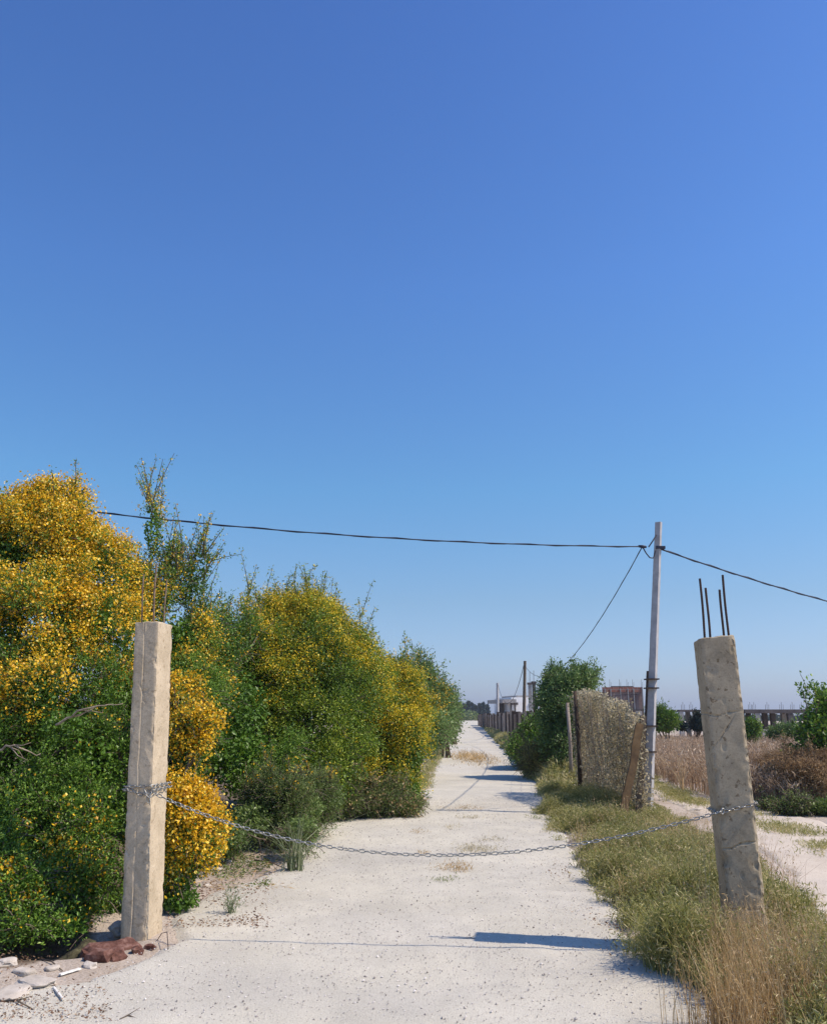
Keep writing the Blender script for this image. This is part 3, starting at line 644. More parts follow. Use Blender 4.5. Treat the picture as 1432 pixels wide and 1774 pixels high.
# ------------------------------------------------------------------ chain
def link_geo(mb, c_, t, roll, L=.05, wd=.029, r=.0041):
    t = unit(np.array(t)); up = np.array([0, 0, 1.0]) if abs(t[2]) < .9 else np.array([1.0, 0, 0])
    s = unit(np.cross(t, up)); u = np.cross(s, t); ax = math.cos(roll) * s + math.sin(roll) * u
    a = np.arange(12) * 2 * math.pi / 12; hw = wd / 2 - r; hl = L / 2 - r - hw
    x = hw * np.cos(a) ; y = hw * np.sin(a); x2 = y; sgn = np.where(np.sin(a) >= 0, 1, -1)
    P = np.array(c_) + (x2 + sgn * hl)[:, None] * t + x[:, None] * ax
    mb.tube(P, r, 5, closed=True)
def chain_path(mb, P, pitch=.04, seed=0, **kw):
    P = np.array(P, float); d = np.r_[0, np.cumsum(np.linalg.norm(np.diff(P, axis=0), axis=1))]
    n = max(1, int(d[-1] / pitch)); s = (np.arange(n) + .5) / n * d[-1]; rg = np.random.RandomState(seed)
    for i, q_ in enumerate(s):
        c_ = np.array([np.interp(q_, d, P[:, k]) for k in range(3)]); e = .01
        t = np.array([np.interp(q_ + e, d, P[:, k]) - np.interp(q_ - e, d, P[:, k]) for k in range(3)])
        link_geo(mb, c_, t, (i % 2) * math.pi / 2 + .5 + rg.normal() * .2, **kw)
PL = towL(LW/2 + .015, -LD/2 - .012, 1.03); PR = towR(-RW/2 - .02, -RD/2 - .015, .93)
ch = empty('chain', tuple(PL), 'galvanised chain sagging across the lane between the two concrete posts', 'chain')
u = np.linspace(0, 1, 160)
low = .36
cat_ = np.array([PL * (1 - q_) + PR * q_ - np.array([0, 0, 4 * low * q_ * (1 - q_) * (1 + .12 * (1 - 2 * q_))]) for q_ in u])
mb = MB(); chain_path(mb, cat_, seed=1); mb.build('span', M['chain'], ch, True)
def around(tow, w_, d_, zf, off=.012, start=0, turns=1.0):
    c_ = [(-w_/2 - off, -d_/2 - off), (w_/2 + off, -d_/2 - off), (w_/2 + off, d_/2 + off), (-w_/2 - off, d_/2 + off)]
    pts = []; k = 0; n = int(4 * turns)
    for i in range(n):
        a = c_[(start + i) % 4]; b_ = c_[(start + i + 1) % 4]
        for f_ in np.linspace(0, 1, 12, endpoint=False):
            lx = a[0] + (b_[0] - a[0]) * f_; ly = a[1] + (b_[1] - a[1]) * f_; pts.append(tow(lx, ly, zf(lx, ly, (i + f_) / n)))
    pts.append(tow(*c_[(start + n) % 4], zf(*c_[(start + n) % 4], 1))); return pts
mb = MB()
chain_path(mb, around(towL, LW, LD, lambda lx, ly, f: 1.075 + .004 * math.sin(9 * lx)), seed=2)
chain_path(mb, around(towL, LW, LD, lambda lx, ly, f: 1.05 - .035 * max(0, 1 - abs(lx - .03) / .1) * (ly < 0), off=.02), seed=3)
chain_path(mb, [towL(LW/2 - .05, -LD/2 - .03, 1.06), towL(LW/2 - .02, -LD/2 - .04, 1.02), towL(LW/2 + .01, -LD/2 - .035, 1.0)], seed=4)
chain_path(mb, [towL(LW/2 + .01, -LD/2 - .03, 1.04), towL(LW/2 - .012, -LD/2 - .035, 1.0), towL(LW/2 - .005, -LD/2 - .034, .955)], seed=5)
mb.build('post_loop', M['chain'], ch, True)
mb = MB()
chain_path(mb, around(towR, RW, RD, lambda lx, ly, f: .965 + .24 * lx + 0 * f, off=.013), seed=6)
mb.build('post_loop', M['chain'], ch, True)
mb = MB(); q0 = towR(-RW/2 - .005, -RD/2 - .03, .935)
link_geo(mb, q0, (1, 0, .5), .3, L=.055, wd=.04, r=.006); link_geo(mb, q0 + [.03, 0, .01], (.3, 0, 1), 1.2, L=.05, wd=.035, r=.006)
mb.build('shackle', M['chain'], ch, True)

# thin wire hanging by the right post
# ------------------------------------------------------------------ utility poles and cables
def upole(base, w0, w1, h, lean, label, m='pole', strip_=True, group='utility poles along the lane'):
    t = empty('utility_pole', (base[0], base[1], 0), label, 'utility pole', group)
    mb = MB(); n = 24; zz = np.linspace(-.3, h, n); ca, sa = math.cos(-R(34)), math.sin(-R(34))
    V = []
    for z in zz:
        w_ = np.interp(z, [0, h], [w0, w1]) / 2; bx = base[0] + lean * z
        V += [[bx + w_ * (a_ * ca - b_ * sa), base[1] + w_ * (a_ * sa + b_ * ca), z] for a_, b_ in ((-.85, -.8), (.85, -.8), (.85, .8), (-.85, .8))]
    V = np.array(V); V[:, :2] += .0015 * np.random.RandomState(4).normal(size=(len(V), 2))
    Q = [[4 * i + j, 4 * i + (j + 1) % 4, 4 * i + 4 + (j + 1) % 4, 4 * i + 4 + j] for i in range(n - 1) for j in range(4)] + [[4 * n - 4, 4 * n - 3, 4 * n - 2, 4 * n - 1]]
    mb.add(V, Q); mb.build('shaft', M[m], t)
    return t
Pb = G(1121, 1412); ph = W(1140, 905, Pb[1])[2]; plean = (W(1140, 905, Pb[1])[0] - Pb[0]) / ph
pole1 = upole(Pb, .16, .115, ph, plean, 'slim grey concrete utility pole beside the side track, cables meeting at its top')
mb = MB()
for k_ in range(1):
    mb.box(Pb[0] - .105, Pb[0] - .082, Pb[1] - .03, Pb[1] + .03, 0, 2.35)
V = mb.V[0]; V[:, 0] += plean * V[:, 2]
mb.build('conduit', M['polewood'], pole1)
for z in (1.0, 1.42, 2.05, 2.2):
    mb = MB(); bx = Pb[0] + plean * z; mb.box(bx - .125, bx + .09, Pb[1] - .1, Pb[1] + .1, z, z + .022); mb.build('strap', M['polewood'], pole1)
topz = ph
def pt(z, dx=0, dy=0): return np.array([Pb[0] + plean * z + dx, Pb[1] + dy, z])
mb = MB(); a0 = W(1112, 947, Pb[1] - .15)
mb.box(pt(topz)[0] - .09, pt(topz)[0] + .07, Pb[1] - .07, Pb[1] + .07, a0[2] - .02, a0[2] + .03)
mb.tube([pt(topz - .25, -.05, -.07), pt(topz - .36, -.12, -.12), pt(topz - .48, -.2, -.15)], .012, 6)
mb.build('bracket', M['cable'], pole1)
mb = MB(); j0 = a0
lp = [j0, j0 + [.06, 0, -.12], j0 + [.12, 0, -.2], j0 + [.19, .03, -.2], pt(a0[2] - .05, -.05, -.07)]
u8 = np.linspace(0, 4, 30); mb.tube(np.stack([np.interp(u8, range(5), np.array(lp)[:, i]) for i in range(3)], -1), .011, 6)
mb.build('drip_loop', M['cable'], pole1, True)
mb = MB(); mb.tube([j0 + [-.07, 0, .01], j0, j0 + [.07, 0, -.005]], [.02, .032, .02], 7); mb.build('clamp', M['cable'], pole1, True)

def cable(label, pts, r, sag, seg=60, name='cable'):
    a, b_ = np.array(pts[0]), np.array(pts[-1]); u = np.linspace(0, 1, seg)[:, None]
    P = a * (1 - u) + b_ * u; P[:, 2] -= (4 * sag * u * (1 - u))[:, 0]
    mb = MB(); mb.tube(P, r, 6); P2 = P + np.stack([np.zeros(seg), np.cos(np.arange(seg) * 1.3) * r * 1.3, np.sin(np.arange(seg) * 1.3) * r * 1.3], -1)
    mb.tube(P2, r * .7, 5)
    return tag(mb.build(name, M['cable'], None, True), label, 'cable')
endL = W(-420, 806, 11.5)
cable('long black cable crossing the whole sky from the left shrubs to the pole top', [endL, j0], .0105, .28)
endR = W(1760, 1108, 21.0)
cable('black cable running from the pole top down past the right frame edge', [pt(a0[2] - .02, .07, 0), endR], .013, .22)
P2b = G(905, 1288); P3b = G(860, 1262); Y2, Y3 = 52.0, 88.0
p2 = upole((W(905, 1240, Y2)[0], Y2), .21, .15, W(909, 1145, Y2)[2], (W(909, 1145, Y2)[0] - W(905, 1240, Y2)[0]) / 5., 'weathered brown utility pole behind the slab fence, the taller of the two far ones', m='stub')
p3 = upole((W(861, 1240, Y3)[0], Y3), .3, .22, W(862, 1183, Y3)[2], 0.02, 'thin grey utility pole in front of the white house, the farthest one', m='pole')
cable('steep black cable dropping from the pole top towards the far tree', [j0 , W(907, 1151, Y2 - .1)], .009, 1.4, 100)
cable('thin sagging wire between the two far utility poles', [W(907, 1151, Y2), W(862, 1186, Y3)], .018, 2.1)
e1 = upole((endL[0], endL[1]), .16, .12, endL[2] + .2, 0, 'grey utility pole out beyond the left shrubs')
e2 = upole((endR[0], endR[1]), .16, .12, endR[2] + .15, 0, 'grey utility pole out beyond the right edge')

# plank and stub leaning at the pole
def plank(name, label, p0, p1, w_, th, m, cat, seed):
    p0 = np.array(p0); p1 = np.array(p1); d = unit(p1 - p0); s = unit(np.cross(d, [0, 1, 0])); f = np.cross(s, d); L = np.linalg.norm(p1 - p0)
    n = 16; V = []; rg = np.random.RandomState(seed)
    for i in range(n):
        c_ = p0 + d * L * i / (n - 1) + s * .01 * math.sin(i * .6)
        ww = w_ / 2 * (1 + .05 * rg.normal()); V += [c_ - s * ww - f * th/2, c_ + s * ww - f * th/2, c_ + s * ww + f * th/2, c_ - s * ww + f * th/2]
    Q = [[4*i+j, 4*i+(j+1)%4, 4*i+4+(j+1)%4, 4*i+4+j] for i in range(n-1) for j in range(4)] + [[4*n-4, 4*n-3, 4*n-2, 4*n-1], [3, 2, 1, 0]]
    mb = MB(); mb.add(V, Q); return tag(mb.build(name, M[m]), label, cat)
plank('leaning_plank', 'brown timber plank leaning against the utility pole', W(1079, 1412, 13.6), W(1108, 1254, 14.0), .12, .05, 'wood', 'plank', 2)
plank('stub_post', 'short dark timber stub strapped upright next to the utility pole', W(1106, 1410, 14.2), W(1114, 1240, 14.25), .09, .07, 'stub', 'post', 3)

# ------------------------------------------------------------------ fences
# overgrown wire fence: posts and wires
fx = lambda y: np.interp(y, [13.5, 17.8, 23, 38, 60, 105, 160], [W(1128, 1240, 13.5)[0], W(1013, 1240, 17.8)[0], W(985, 1240, 23)[0], W(925, 1240, 38)[0], W(880, 1240, 60)[0], W(842, 1240, 105)[0], W(826, 1240, 160)[0]])
wf = empty('wire_fence', (float(fx(15.5)), 15.5, 0), 'overgrown wire fence between the plank and the leafy tree', 'fence')
yf = [17.8, 20.5, 23.5]
for i, y in enumerate(yf):
    mb = MB(); x = float(fx(y)) - .17; hgt = 2.1 if i < 1 else 1.9
    mb.tube([[x, y, -.2], [x + .01, y, hgt * .5], [x - .02, y, hgt]], [.05, .045, .04], 7); mb.build('post', M['polewood'] if i == 0 else M['fencep'], wf, True)
mb = MB()
for z in np.linspace(.25, 1.95, 7):
    mb.tube([[float(fx(y)), y - .05, z + .01 * math.sin(y * 3)] for y in np.linspace(14.2, 23.5, 24)], .003, 4)
for y in np.linspace(14.3, 23.4, 60):
    mb.tube([[float(fx(y)), y - .05, .1], [float(fx(y)), y - .05, 1.95]], .002, 3)
mb.build('wire', M['rebar'], wf)
# vine mass
def leafmass(name, label, m, cat, n, pf, leaf, seed, ratio=.5, kind=None, group=None, stems=None, stemmat='twig', bvec=None):
    rg = np.random.RandomState(seed); P = pf(rg, n); D = rand_dirs(len(P), rg) + np.array([0, 0, -.3])
    ln = leaf * rg.uniform(.6, 1.4, len(P)); V, Q = leaf_mesh(P, D, ln, ln * ratio, rg)
    tint = np.repeat(np.clip(.45 + .24 * rg.normal(size=len(P)), 0, 1), 4)
    base = P.mean(0); 
    t = empty(name, (base[0], base[1], 0), label, cat, group)
    link_mesh('foliage', V, Q, M[m], t, tint=tint)
    if stems is not None:
        mb = MB()
        for s_ in stems(rg): mb.tube(s_, .006, 4, cap=False)
        mb.build('stem', M[stemmat], t, True)
    return t
def vinep(rg, n):
    y = 14.1 + (18.6 - 14.1) * rg.rand(n); x = fx(y); top = .04 * noise3(y[:, None], 9, 6) + .05 * noise3(y[:, None], 19, 20) + np.interp(y, [14.3, 15.2, 16.5, 17.8, 18.6], [1.62, 1.82, 2.0, 2.12, 2.1])
    z = rg.rand(n) ** .85 * top; nz = noise3(np.stack([y * 2.0, z * .8], -1), 10, 2.2)
    th_ = .07 + .05 * nz + .1 * (1 - z / 2) ** 2; xx = x + rg.normal(size=n) * np.clip(th_, .03, .5) * .8
    keep = rg.rand(n) < np.clip(.75 + .5 * nz, .15, 1); return np.stack([xx, y + rg.normal(size=n) * .05, z], -1)[keep]
def vstem(rg):
    for i in range(130):
        y = rg.uniform(14.4, 18.5); x = float(fx(y)) + rg.normal() * .06; h_ = rg.uniform(1.0, 1.0) * float(np.interp(y, [14.3, 15.2, 16.5, 17.8], [1.6, 1.82, 2.0, 2.1])) * rg.uniform(.6, 1.04)
        p = np.array([[x, y, 0], [x + rg.normal() * .08, y, h_ * .5], [x + rg.normal() * .15, y + rg.normal() * .08, h_]]); yield p
leafmass('climbing_vine', 'dry olive brown vine smothering the wire fence', 'vine', 'vine', 34000, vinep, .05, 5, stems=vstem, ratio=.5)

# slab fence further on: each panel and post a part
sf = empty('slab_fence', (float(fx(38)), 38, 0), 'long weathered slab fence receding along the right of the lane', 'fence')
y = 26.0; i = 0; rgf = random.Random(4)
while y < 150:
    st = 2.1 if y < 60 else 3.2; a = np.array([float(fx(y)), y]); b_ = np.array([float(fx(y + st)), y + st]); d = (b_ - a) / np.linalg.norm(b_ - a); nn = np.array([-d[1], d[0]])
    hgt = 1.72 + rgf.uniform(-.06, .12)
    def quadbox(mb, p, q, th, z0, z1):
        V = []
        for z in (z0, z1):
            V += [[*(p - nn * th), z], [*(q - nn * th), z], [*(q + nn * th), z], [*(p + nn * th), z]]
        mb.add(V, [[0,3,2,1],[4,5,6,7],[0,1,5,4],[1,2,6,5],[2,3,7,6],[3,0,4,7]])
    mb = MB(); quadbox(mb, a - d * .1, a + d * .1, .13, -.1, hgt + rgf.uniform(0, .15)); mb.build('post', M['fenced'] if i % 2 else M['fencep'], sf)
    if rgf.random() < .93:
        mb = MB(); f0 = rgf.choice([.0, .0, .35]) * st; quadbox(mb, a + d * (.25 + f0), b_ - d * rgf.choice([.15, .6]), .035, 0, hgt - rgf.uniform(.02, .15)); mb.build('panel', M['fencep'], sf)
    y += st; i += 1

# ------------------------------------------------------------------ tree on the right of the lane
shrub('leafy_tree', 'bushy green tree growing through the fence right of the lane', (W(985, 1240, 23)[0], 23), [
    PB(980, 1194, 30, 30, 23.0, .8, 1.1, 0), PB(1005, 1190, 22, 30, 23.4, .6, .8, 0), PB(962, 1225, 26, 34, 23, .8, 1.1, 0), PB(985, 1245, 38, 44, 22.5, .8, 1, 0),
    PB(968, 1290, 28, 32, 22.2, .6, .8, 0), PB(990, 1300, 28, 36, 21.8, .6, .7, 0)],
    leaf=.07, sprigs=10500, per=6, fl=0, seed=51, wisps=60, wisplen=.45, slen=.26, leafm='leaf_far', limbs=14, cat='tree', trunk_r=.07)
shrub('scrub_bush', 'dark green bush low against the slab fence before the tree', (W(905, 1240, 27)[0], 27), [
    PB(915, 1287, 15, 18, 27, .6, 1, 0), PB(932, 1272, 14, 16, 28, .6, 1, 0), PB(898, 1298, 12, 12, 26.5, .4, .8, 0)],
    leaf=.08, sprigs=4500, per=6, fl=0, seed=52, slen=.3, leafm='leaf', limbs=6)
shrub('scrub_bush', 'pale yellow green bush at the foot of the tree by the lane', (W(930, 1240, 23.5)[0], 22.8), [
    PB(925, 1322, 22, 20, 22.6, .5, 1, 0), PB(945, 1315, 18, 22, 22.8, .5, 1, 0)],
    leaf=.06, sprigs=2600, per=6, fl=0, seed=53, slen=.3, leafm='grass', limbs=6, up=.8, ratio=.2)

# ------------------------------------------------------------------ buildings
def house_box(t, name, x0, x1, y0, y1, z0, z1, m):
    mb = MB(); mb.box(x0, x1, y0, y1, z0, z1); return mb.build(name, M[m], t)
Yh = 112.0
X_ = lambda px, Y: W(px, 1240, Y)[0]; Z_ = lambda v, Y: W(800, v, Y)[2]
wh = empty('white_house', (X_(895, Yh), Yh, 0), 'white flat roofed house beyond the slab fence with a grey porch', 'house')
house_box(wh, 'wall', X_(868, Yh), X_(962, Yh), Yh, Yh + 9, 0, Z_(1208, Yh), 'white')
house_box(wh, 'parapet', X_(880, Yh), X_(918, Yh), Yh + 1, Yh + 8, Z_(1208, Yh) + .01, Z_(1204.5, Yh), 'grey')
house_box(wh, 'porch_roof', X_(845, Yh), X_(869, Yh), Yh - 2, Yh + 6, Z_(1218, Yh), Z_(1212, Yh), 'grey')
house_box(wh, 'lintel', X_(866, Yh), X_(879, Yh), Yh - .25, Yh - .01, Z_(1221, Yh), Z_(1217, Yh), 'darkc')
for px in (853, 861, 868):
    house_box(wh, 'pillar', X_(px, Yh), X_(px + 1.6, Yh), Yh - 1.6, Yh - 1.2, 0, Z_(1218, Yh), 'grey' if px < 860 else 'darkc')
house_box(wh, 'back_wall', X_(857, Yh), X_(866, Yh), Yh + 3, Yh + 3.3, 0, Z_(1218, Yh), 'darkc')
house_box(wh, 'window', X_(899, Yh), X_(905, Yh), Yh - .12, Yh - .01, Z_(1224, Yh), Z_(1218, Yh), 'opening')
house_box(wh, 'window', X_(911, Yh), X_(928, Yh), Yh - .12, Yh - .01, Z_(1223, Yh), Z_(1219.5, Yh), 'opening')
wh.rotation_euler = (0, 0, R(9)); wh.location.x += 1.3
mb = MB(); mb.tube([[X_(883, Yh), Yh - .3, Z_(1220, Yh)], [X_(888, Yh), Yh - .3, Z_(1211, Yh)]], .05, 5); mb.build('pipe', M['grey'], wh)
for px, vt, lab in ((919, 1186, 'bare concrete column with a blunt head left of the tree'), (926, 1184, 'slimmer bare column close beside the tree')):
    Yc = 60.0; t = empty('concrete_column', (X_(px, Yc), Yc, 0), lab, 'column', 'bare columns behind the slab fence'); zt = Z_(vt, Yc)
    house_box(t, 'shaft', X_(px, Yc) - .11, X_(px, Yc) + .11, Yc - .12, Yc + .12, 0, zt, 'darkc' if px > 920 else 'grey')
    house_box(t, 'head', X_(px, Yc) - .17, X_(px, Yc) + .17, Yc - .18, Yc + .18, zt + .002, zt + .14, 'darkc')
    mb = MB(); mb.tube([[X_(px, Yc), Yc, zt + .14], [X_(px, Yc) + .02, Yc, zt + .9]], .015, 4); mb.build('rebar', M['rebar'], t)

Yb = 72.0
bh = empty('brick_building', (X_(1080, Yb), Yb, 0), 'unfinished red brick building seen over the overgrown fence', 'building')
house_box(bh, 'wall', X_(1040, Yb), X_(1114, Yb), Yb, Yb + 7, 0, Z_(1199, Yb), 'brickdull')
house_box(bh, 'parapet', X_(1046, Yb), X_(1114, Yb), Yb - .06, Yb + .3, Z_(1199, Yb) + .003, Z_(1190.5, Yb), 'brick')
house_box(bh, 'parapet', X_(1062, Yb), X_(1100, Yb), Yb + .1, Yb + .4, Z_(1190.5, Yb) + .003, Z_(1188.5, Yb), 'darkc')
for px in (1048, 1058, 1075, 1088, 1098, 1113):
    house_box(bh, 'pillar', X_(px, Yb), X_(px + 1.6, Yb), Yb - .2, Yb - .063, 0, Z_(1193 if px < 1110 else 1190, Yb), 'grey')
    mb = MB()
    for k_ in range(2): mb.tube([[X_(px, Yb) + .1 * k_, Yb, Z_(1192, Yb)], [X_(px, Yb) + .1 * k_ + .03, Yb, Z_(1177 + 5 * k_, Yb)]], .012, 4)
    mb.build('rebar', M['rebar'], bh)
house_box(bh, 'floor_slab', X_(1070, Yb), X_(1114, Yb), Yb - .35, Yb - .21, Z_(1231, Yb), Z_(1229, Yb), 'darkc')
house_box(bh, 'lower_wall', X_(1098, Yb), X_(1109, Yb), Yb - .5, Yb - .36, 0, Z_(1232, Yb), 'stone')

# unfinished concrete frame on the right
Yc = 62.0
fr_ = empty('unfinished_structure', (X_(1290, Yc), Yc, 0), 'unfinished concrete frame of columns and a flat slab across the right field', 'building')
x0, x1 = X_(1178, Yc), X_(1403, Yc); zt = Z_(1229, Yc); zb = Z_(1235.5, Yc)
mb = MB(); mb.box(x0, X_(1290, Yc), Yc + .2, Yc + 8, Z_(1232.5, Yc), Z_(1229.5, Yc)); mb.box(X_(1290, Yc) + .003, x1, Yc, Yc + 8, zb, zt); mb.build('slab', M['darkc'], fr_)
for px, yo in ((1180, 0.2), (1192, 5), (1205, .2), (1232, 4), (1262, .2), (1297, 5), (1312, 0), (1325, 5), (1339, 5), (1358, 2.5), (1369, 0), (1399, 0)):
    x = X_(px, Yc) * (Yc + yo) / Yc; w_ = .15 if px < 1300 else .18
    house_box(fr_, 'column', x - w_, x + w_, Yc + yo + .02, Yc + yo + .34, -.05, (Z_(1232.5, Yc) if px < 1290 else zb) - .003, 'darkc' if px % 2 else 'grey')
for px in (1183, 1197, 1300, 1307, 1330, 1355, 1374, 1390):
    mb = MB(); x = X_(px, Yc)
    for k_ in range(3): mb.tube([[x + .12 * k_, Yc + .4, zt - .05], [x + .12 * k_ + .03, Yc + .4, zt + .35 + .18 * (k_ % 2)]], .012, 4)
    mb.build('rebar', M['rebar'], fr_)
t = empty('block_pile', (X_(1325, 50), 50, 0), 'pale stack of concrete blocks under the unfinished frame', 'blocks')
rgb = random.Random(3)
for i in range(7):
    x = X_(1318 + (i % 4) * 5.2, 50); z = .0 + .42 * (i // 4)
    house_box(t, 'block', x, x + .16, 50 + .003 * i, 50.4, z, z + .4, 'stone' if i % 3 else 'grey')

# dark conifers and shrub belt at the far end
rg = np.random.RandomState(8)
def conifer(px, Yd, vt, wpx, label, seed):
    rg = np.random.RandomState(seed); x = X_(px, Yd); zt = Z_(vt, Yd); wr = wpx * Yd / F
    t = empty('conifer', (x, Yd, 0), label, 'tree', 'dark trees at the end of the lane')
    n = 900; u = rg.rand(n) ** .8; r_ = wr * (1 - u * .75) * (.75 + .25 * np.sin(u * 22 + seed)); a = rg.rand(n) * 6.28
    P = np.stack([x + np.cos(a) * r_ * rg.rand(n) ** .5, Yd + np.sin(a) * r_, .3 + u * (zt - .3)], -1)
    s = rg.uniform(.6, 1.3, n) * .9; V, Q = leaf_mesh(P, rand_dirs(n, rg) + [0, 0, .3], s, s * .5, rg)
    link_mesh('crown', V, Q, M['leaf_dark'], t, tint=np.repeat(np.clip(.4 + .25 * rg.normal(size=n), 0, 1), 4))
    mb = MB(); mb.tube([[x, Yd, -.2], [x, Yd, zt * .5], [x, Yd, zt * .95]], [.25, .16, .04], 6); mb.build('trunk', M['bark'], t)
desc = ['leftmost dark tree', 'second dark tree from the left', 'pointed dark tree', 'rounded dark tree', 'broad dark tree', 'dark tree mid row', 'tall dark tree', 'dark tree right of the tall one', 'dark tree near the porch', 'rightmost dark tree by the porch', 'farthest dark tree left']
for i, (px, vt, wp) in enumerate([(784, 1217, 6), (790, 1221, 6), (797, 1218, 7), (804, 1221, 7), (811, 1217, 6), (817, 1219, 6), (823, 1223, 7), (830, 1220, 7), (837, 1219, 6), (844, 1222, 6), (778, 1222, 6)]):
    conifer(px, 330 + 9 * (i % 4), vt, wp, desc[i] + ' in the row closing the lane', 70 + i)
def belt(name, label, px0, px1, Yd, vt, n, leaf, m, seed, dy=4, cat='shrubs', bot=0.0):
    rg = np.random.RandomState(seed)
    px = rg.uniform(px0, px1, n); y = Yd + rg.rand(n) * dy; x = (px - CX) / F * y / CT * 1.0
    top = (Z_(vt, Yd)) * (.72 + .3 * noise3(x[:, None], seed, 2.2 / (leaf * 8)) + .1 * noise3(x[:, None], seed + 1, 8 / (leaf * 8)))
    z = bot + rg.rand(n) ** .7 * np.maximum(top, .3); P = np.stack([x, y, z], -1)
    s = leaf * rg.uniform(.6, 1.4, n); V, Q = leaf_mesh(P, rand_dirs(n, rg), s, s * .5, rg)
    o = link_mesh(name, V, Q, M[m], None, tint=np.repeat(np.clip(.42 + .25 * rg.normal(size=n), 0, 1), 4))
    return tag(o, label, cat, kind='stuff')
belt('scrub', 'far olive scrub belt below the dark trees', 775, 870, 290, 1235, 6000, .7, 'leaf_dull', 81, 20)
belt('scrub', 'far dark wood on the right horizon', 1130, 1700, 260, 1239.5, 14000, 1.0, 'leaf_dark', 82, 30)
belt('scrub', 'green scrub behind the unfinished frame', 1280, 1700, 80, 1254, 12000, .3, 'leaf_far', 83, 12)
belt('scrub', 'far dark wood hidden behind the hedge', -900, 760, 320, 1228, 14000, 1.2, 'leaf_dark', 86, 30)

shrub('leafy_shrub', 'tall green cane thicket right of the utility pole', (X_(1150, 42), 42), [
    PB(1140, 1250, 10, 15, 42, .6, 1, 0), PB(1155, 1252, 11, 14, 42, .6, 1, 0), PB(1130, 1254, 8, 14, 43, .6, 1, 0)],
    leaf=.16, sprigs=2600, per=6, fl=0, seed=61, slen=.35, up=1.2, leafm='leaf', limbs=5, ratio=.2)
shrub('leafy_shrub', 'dark shrub behind the dry brush left of the cracked post', (X_(1195, 48), 48), [
    PB(1180, 1258, 10, 8, 48, .6, 1, 0), PB(1205, 1259, 11, 7, 48, .6, 1, 0), PB(1222, 1259, 9, 6, 48, .6, 1, 0)],
    leaf=.12, sprigs=1800, per=6, fl=0, seed=62, slen=.3, leafm='leaf_dark', limbs=5)
shrub('leafy_shrub', 'bright green bush just right of the cracked post', (X_(1298, 36), 36), [
    PB(1299, 1264, 8, 18, 36, .3, 1, 0), PB(1291, 1272, 7, 14, 36, .3, 1, 0)],
    leaf=.1, sprigs=1500, per=6, fl=0, seed=63, slen=.2, leafm='leaf', limbs=5)
shrub('leafy_shrub', 'green bush in front of the frame columns', (X_(1360, 40), 40), [
    PB(1345, 1272, 14, 6, 40, .6, 1, 0), PB(1368, 1270, 14, 7, 40, .6, 1, 0), PB(1392, 1272, 14, 6, 40, .6, 1, 0)],
    leaf=.11, sprigs=2600, per=6, fl=0, seed=64, slen=.2, leafm='leaf_far', limbs=5)
shrub('leafy_tree', 'broad leaved tree cut by the right frame edge', (X_(1440, 16.5), 16.5), [
    PB(1440, 1290, 42, 55, 16.5, .8, 1, 0), PB(1412, 1285, 26, 50, 16.3, .6, .8, 0), PB(1470, 1250, 50, 50, 16.5, .8, 1, 0), PB(1425, 1350, 34, 40, 16.0, .6, .6, 0)],
    leaf=.075, sprigs=4200, per=5, fl=0, seed=65, wisps=22, wisplen=.5, slen=.3, leafm='leaf', limbs=14, cat='tree', trunk_r=.03, ratio=.6)
shrub('scrub_bush', 'rusty brown dry bush right of the side track', (X_(1370, 17), 16.5), [
    PB(1350, 1342, 50, 34, 18, .9, 1, 0), PB(1320, 1360, 34, 32, 17, .7, 1, 0), PB(1400, 1352, 50, 42, 15.6, .8, 1, 0), PB(1380, 1324, 60, 18, 19, .9, 1, 0), PB(1460, 1350, 50, 50, 15.6, .8, .7, 0)],
    leaf=.05, sprigs=13000, per=6, fl=0, seed=66, spray=4, wisps=50, wisplen=.3, slen=.22, leafm='brush_rust', limbs=20, trunk_r=.012, up=.7, ratio=.22)
shrub('scrub_bush', 'low dark green bush shading the far side of the track', (X_(1390, 14.2), 14.4), [
    PB(1385, 1400, 40, 9, 14.6, .3, 1, 0), PB(1425, 1396, 36, 14, 14.4, .3, 1, 0), PB(1340, 1394, 26, 7, 15.2, .25, .8, 0)],
    leaf=.035, sprigs=2200, per=6, fl=0, seed=67, slen=.15, leafm='leaf_dull', limbs=6, trunk_r=.01)

# ------------------------------------------------------------------ grasses
def blades(P, hgt, wid, lean, rg, tintmu=.45, tintsd=.22, seg=3, tintarr=None):
    n = len(P); a = rg.rand(n) * 6.283; ld = np.stack([np.cos(a), np.sin(a), 0 * a], -1); sd = np.stack([-np.sin(a + rg.normal(size=n)), np.cos(a + rg.normal(size=n)), 0 * a], -1)
    hgt = np.broadcast_to(hgt, (n,)); lean = np.broadcast_to(lean, (n,)) * rg.uniform(.2, 1.6, n); wid = np.broadcast_to(wid, (n,))
    V = np.empty((n, seg + 1, 2, 3))
    for k in range(seg + 1):
        t = k / seg; c_ = P + np.array([0, 0, 1]) * (hgt * (t - .25 * lean * t * t))[:, None] + ld * (hgt * lean * t ** 1.8)[:, None]
        w_ = wid * (1 - t * .85) / 2
        V[:, k, 0] = c_ - sd * w_[:, None]; V[:, k, 1] = c_ + sd * w_[:, None]
    b_ = (np.arange(n) * (seg + 1) * 2)[:, None]; kk = np.arange(seg)[None] * 2
    Q = np.stack([b_ + kk, b_ + kk + 1, b_ + kk + 3, b_ + kk + 2], -1).reshape(-1, 4)
    tn = np.clip(tintmu + tintsd * rg.normal(size=n), 0, 1) if tintarr is None else tintarr
    return V.reshape(-1, 3), Q, np.repeat(tn, (seg + 1) * 2)
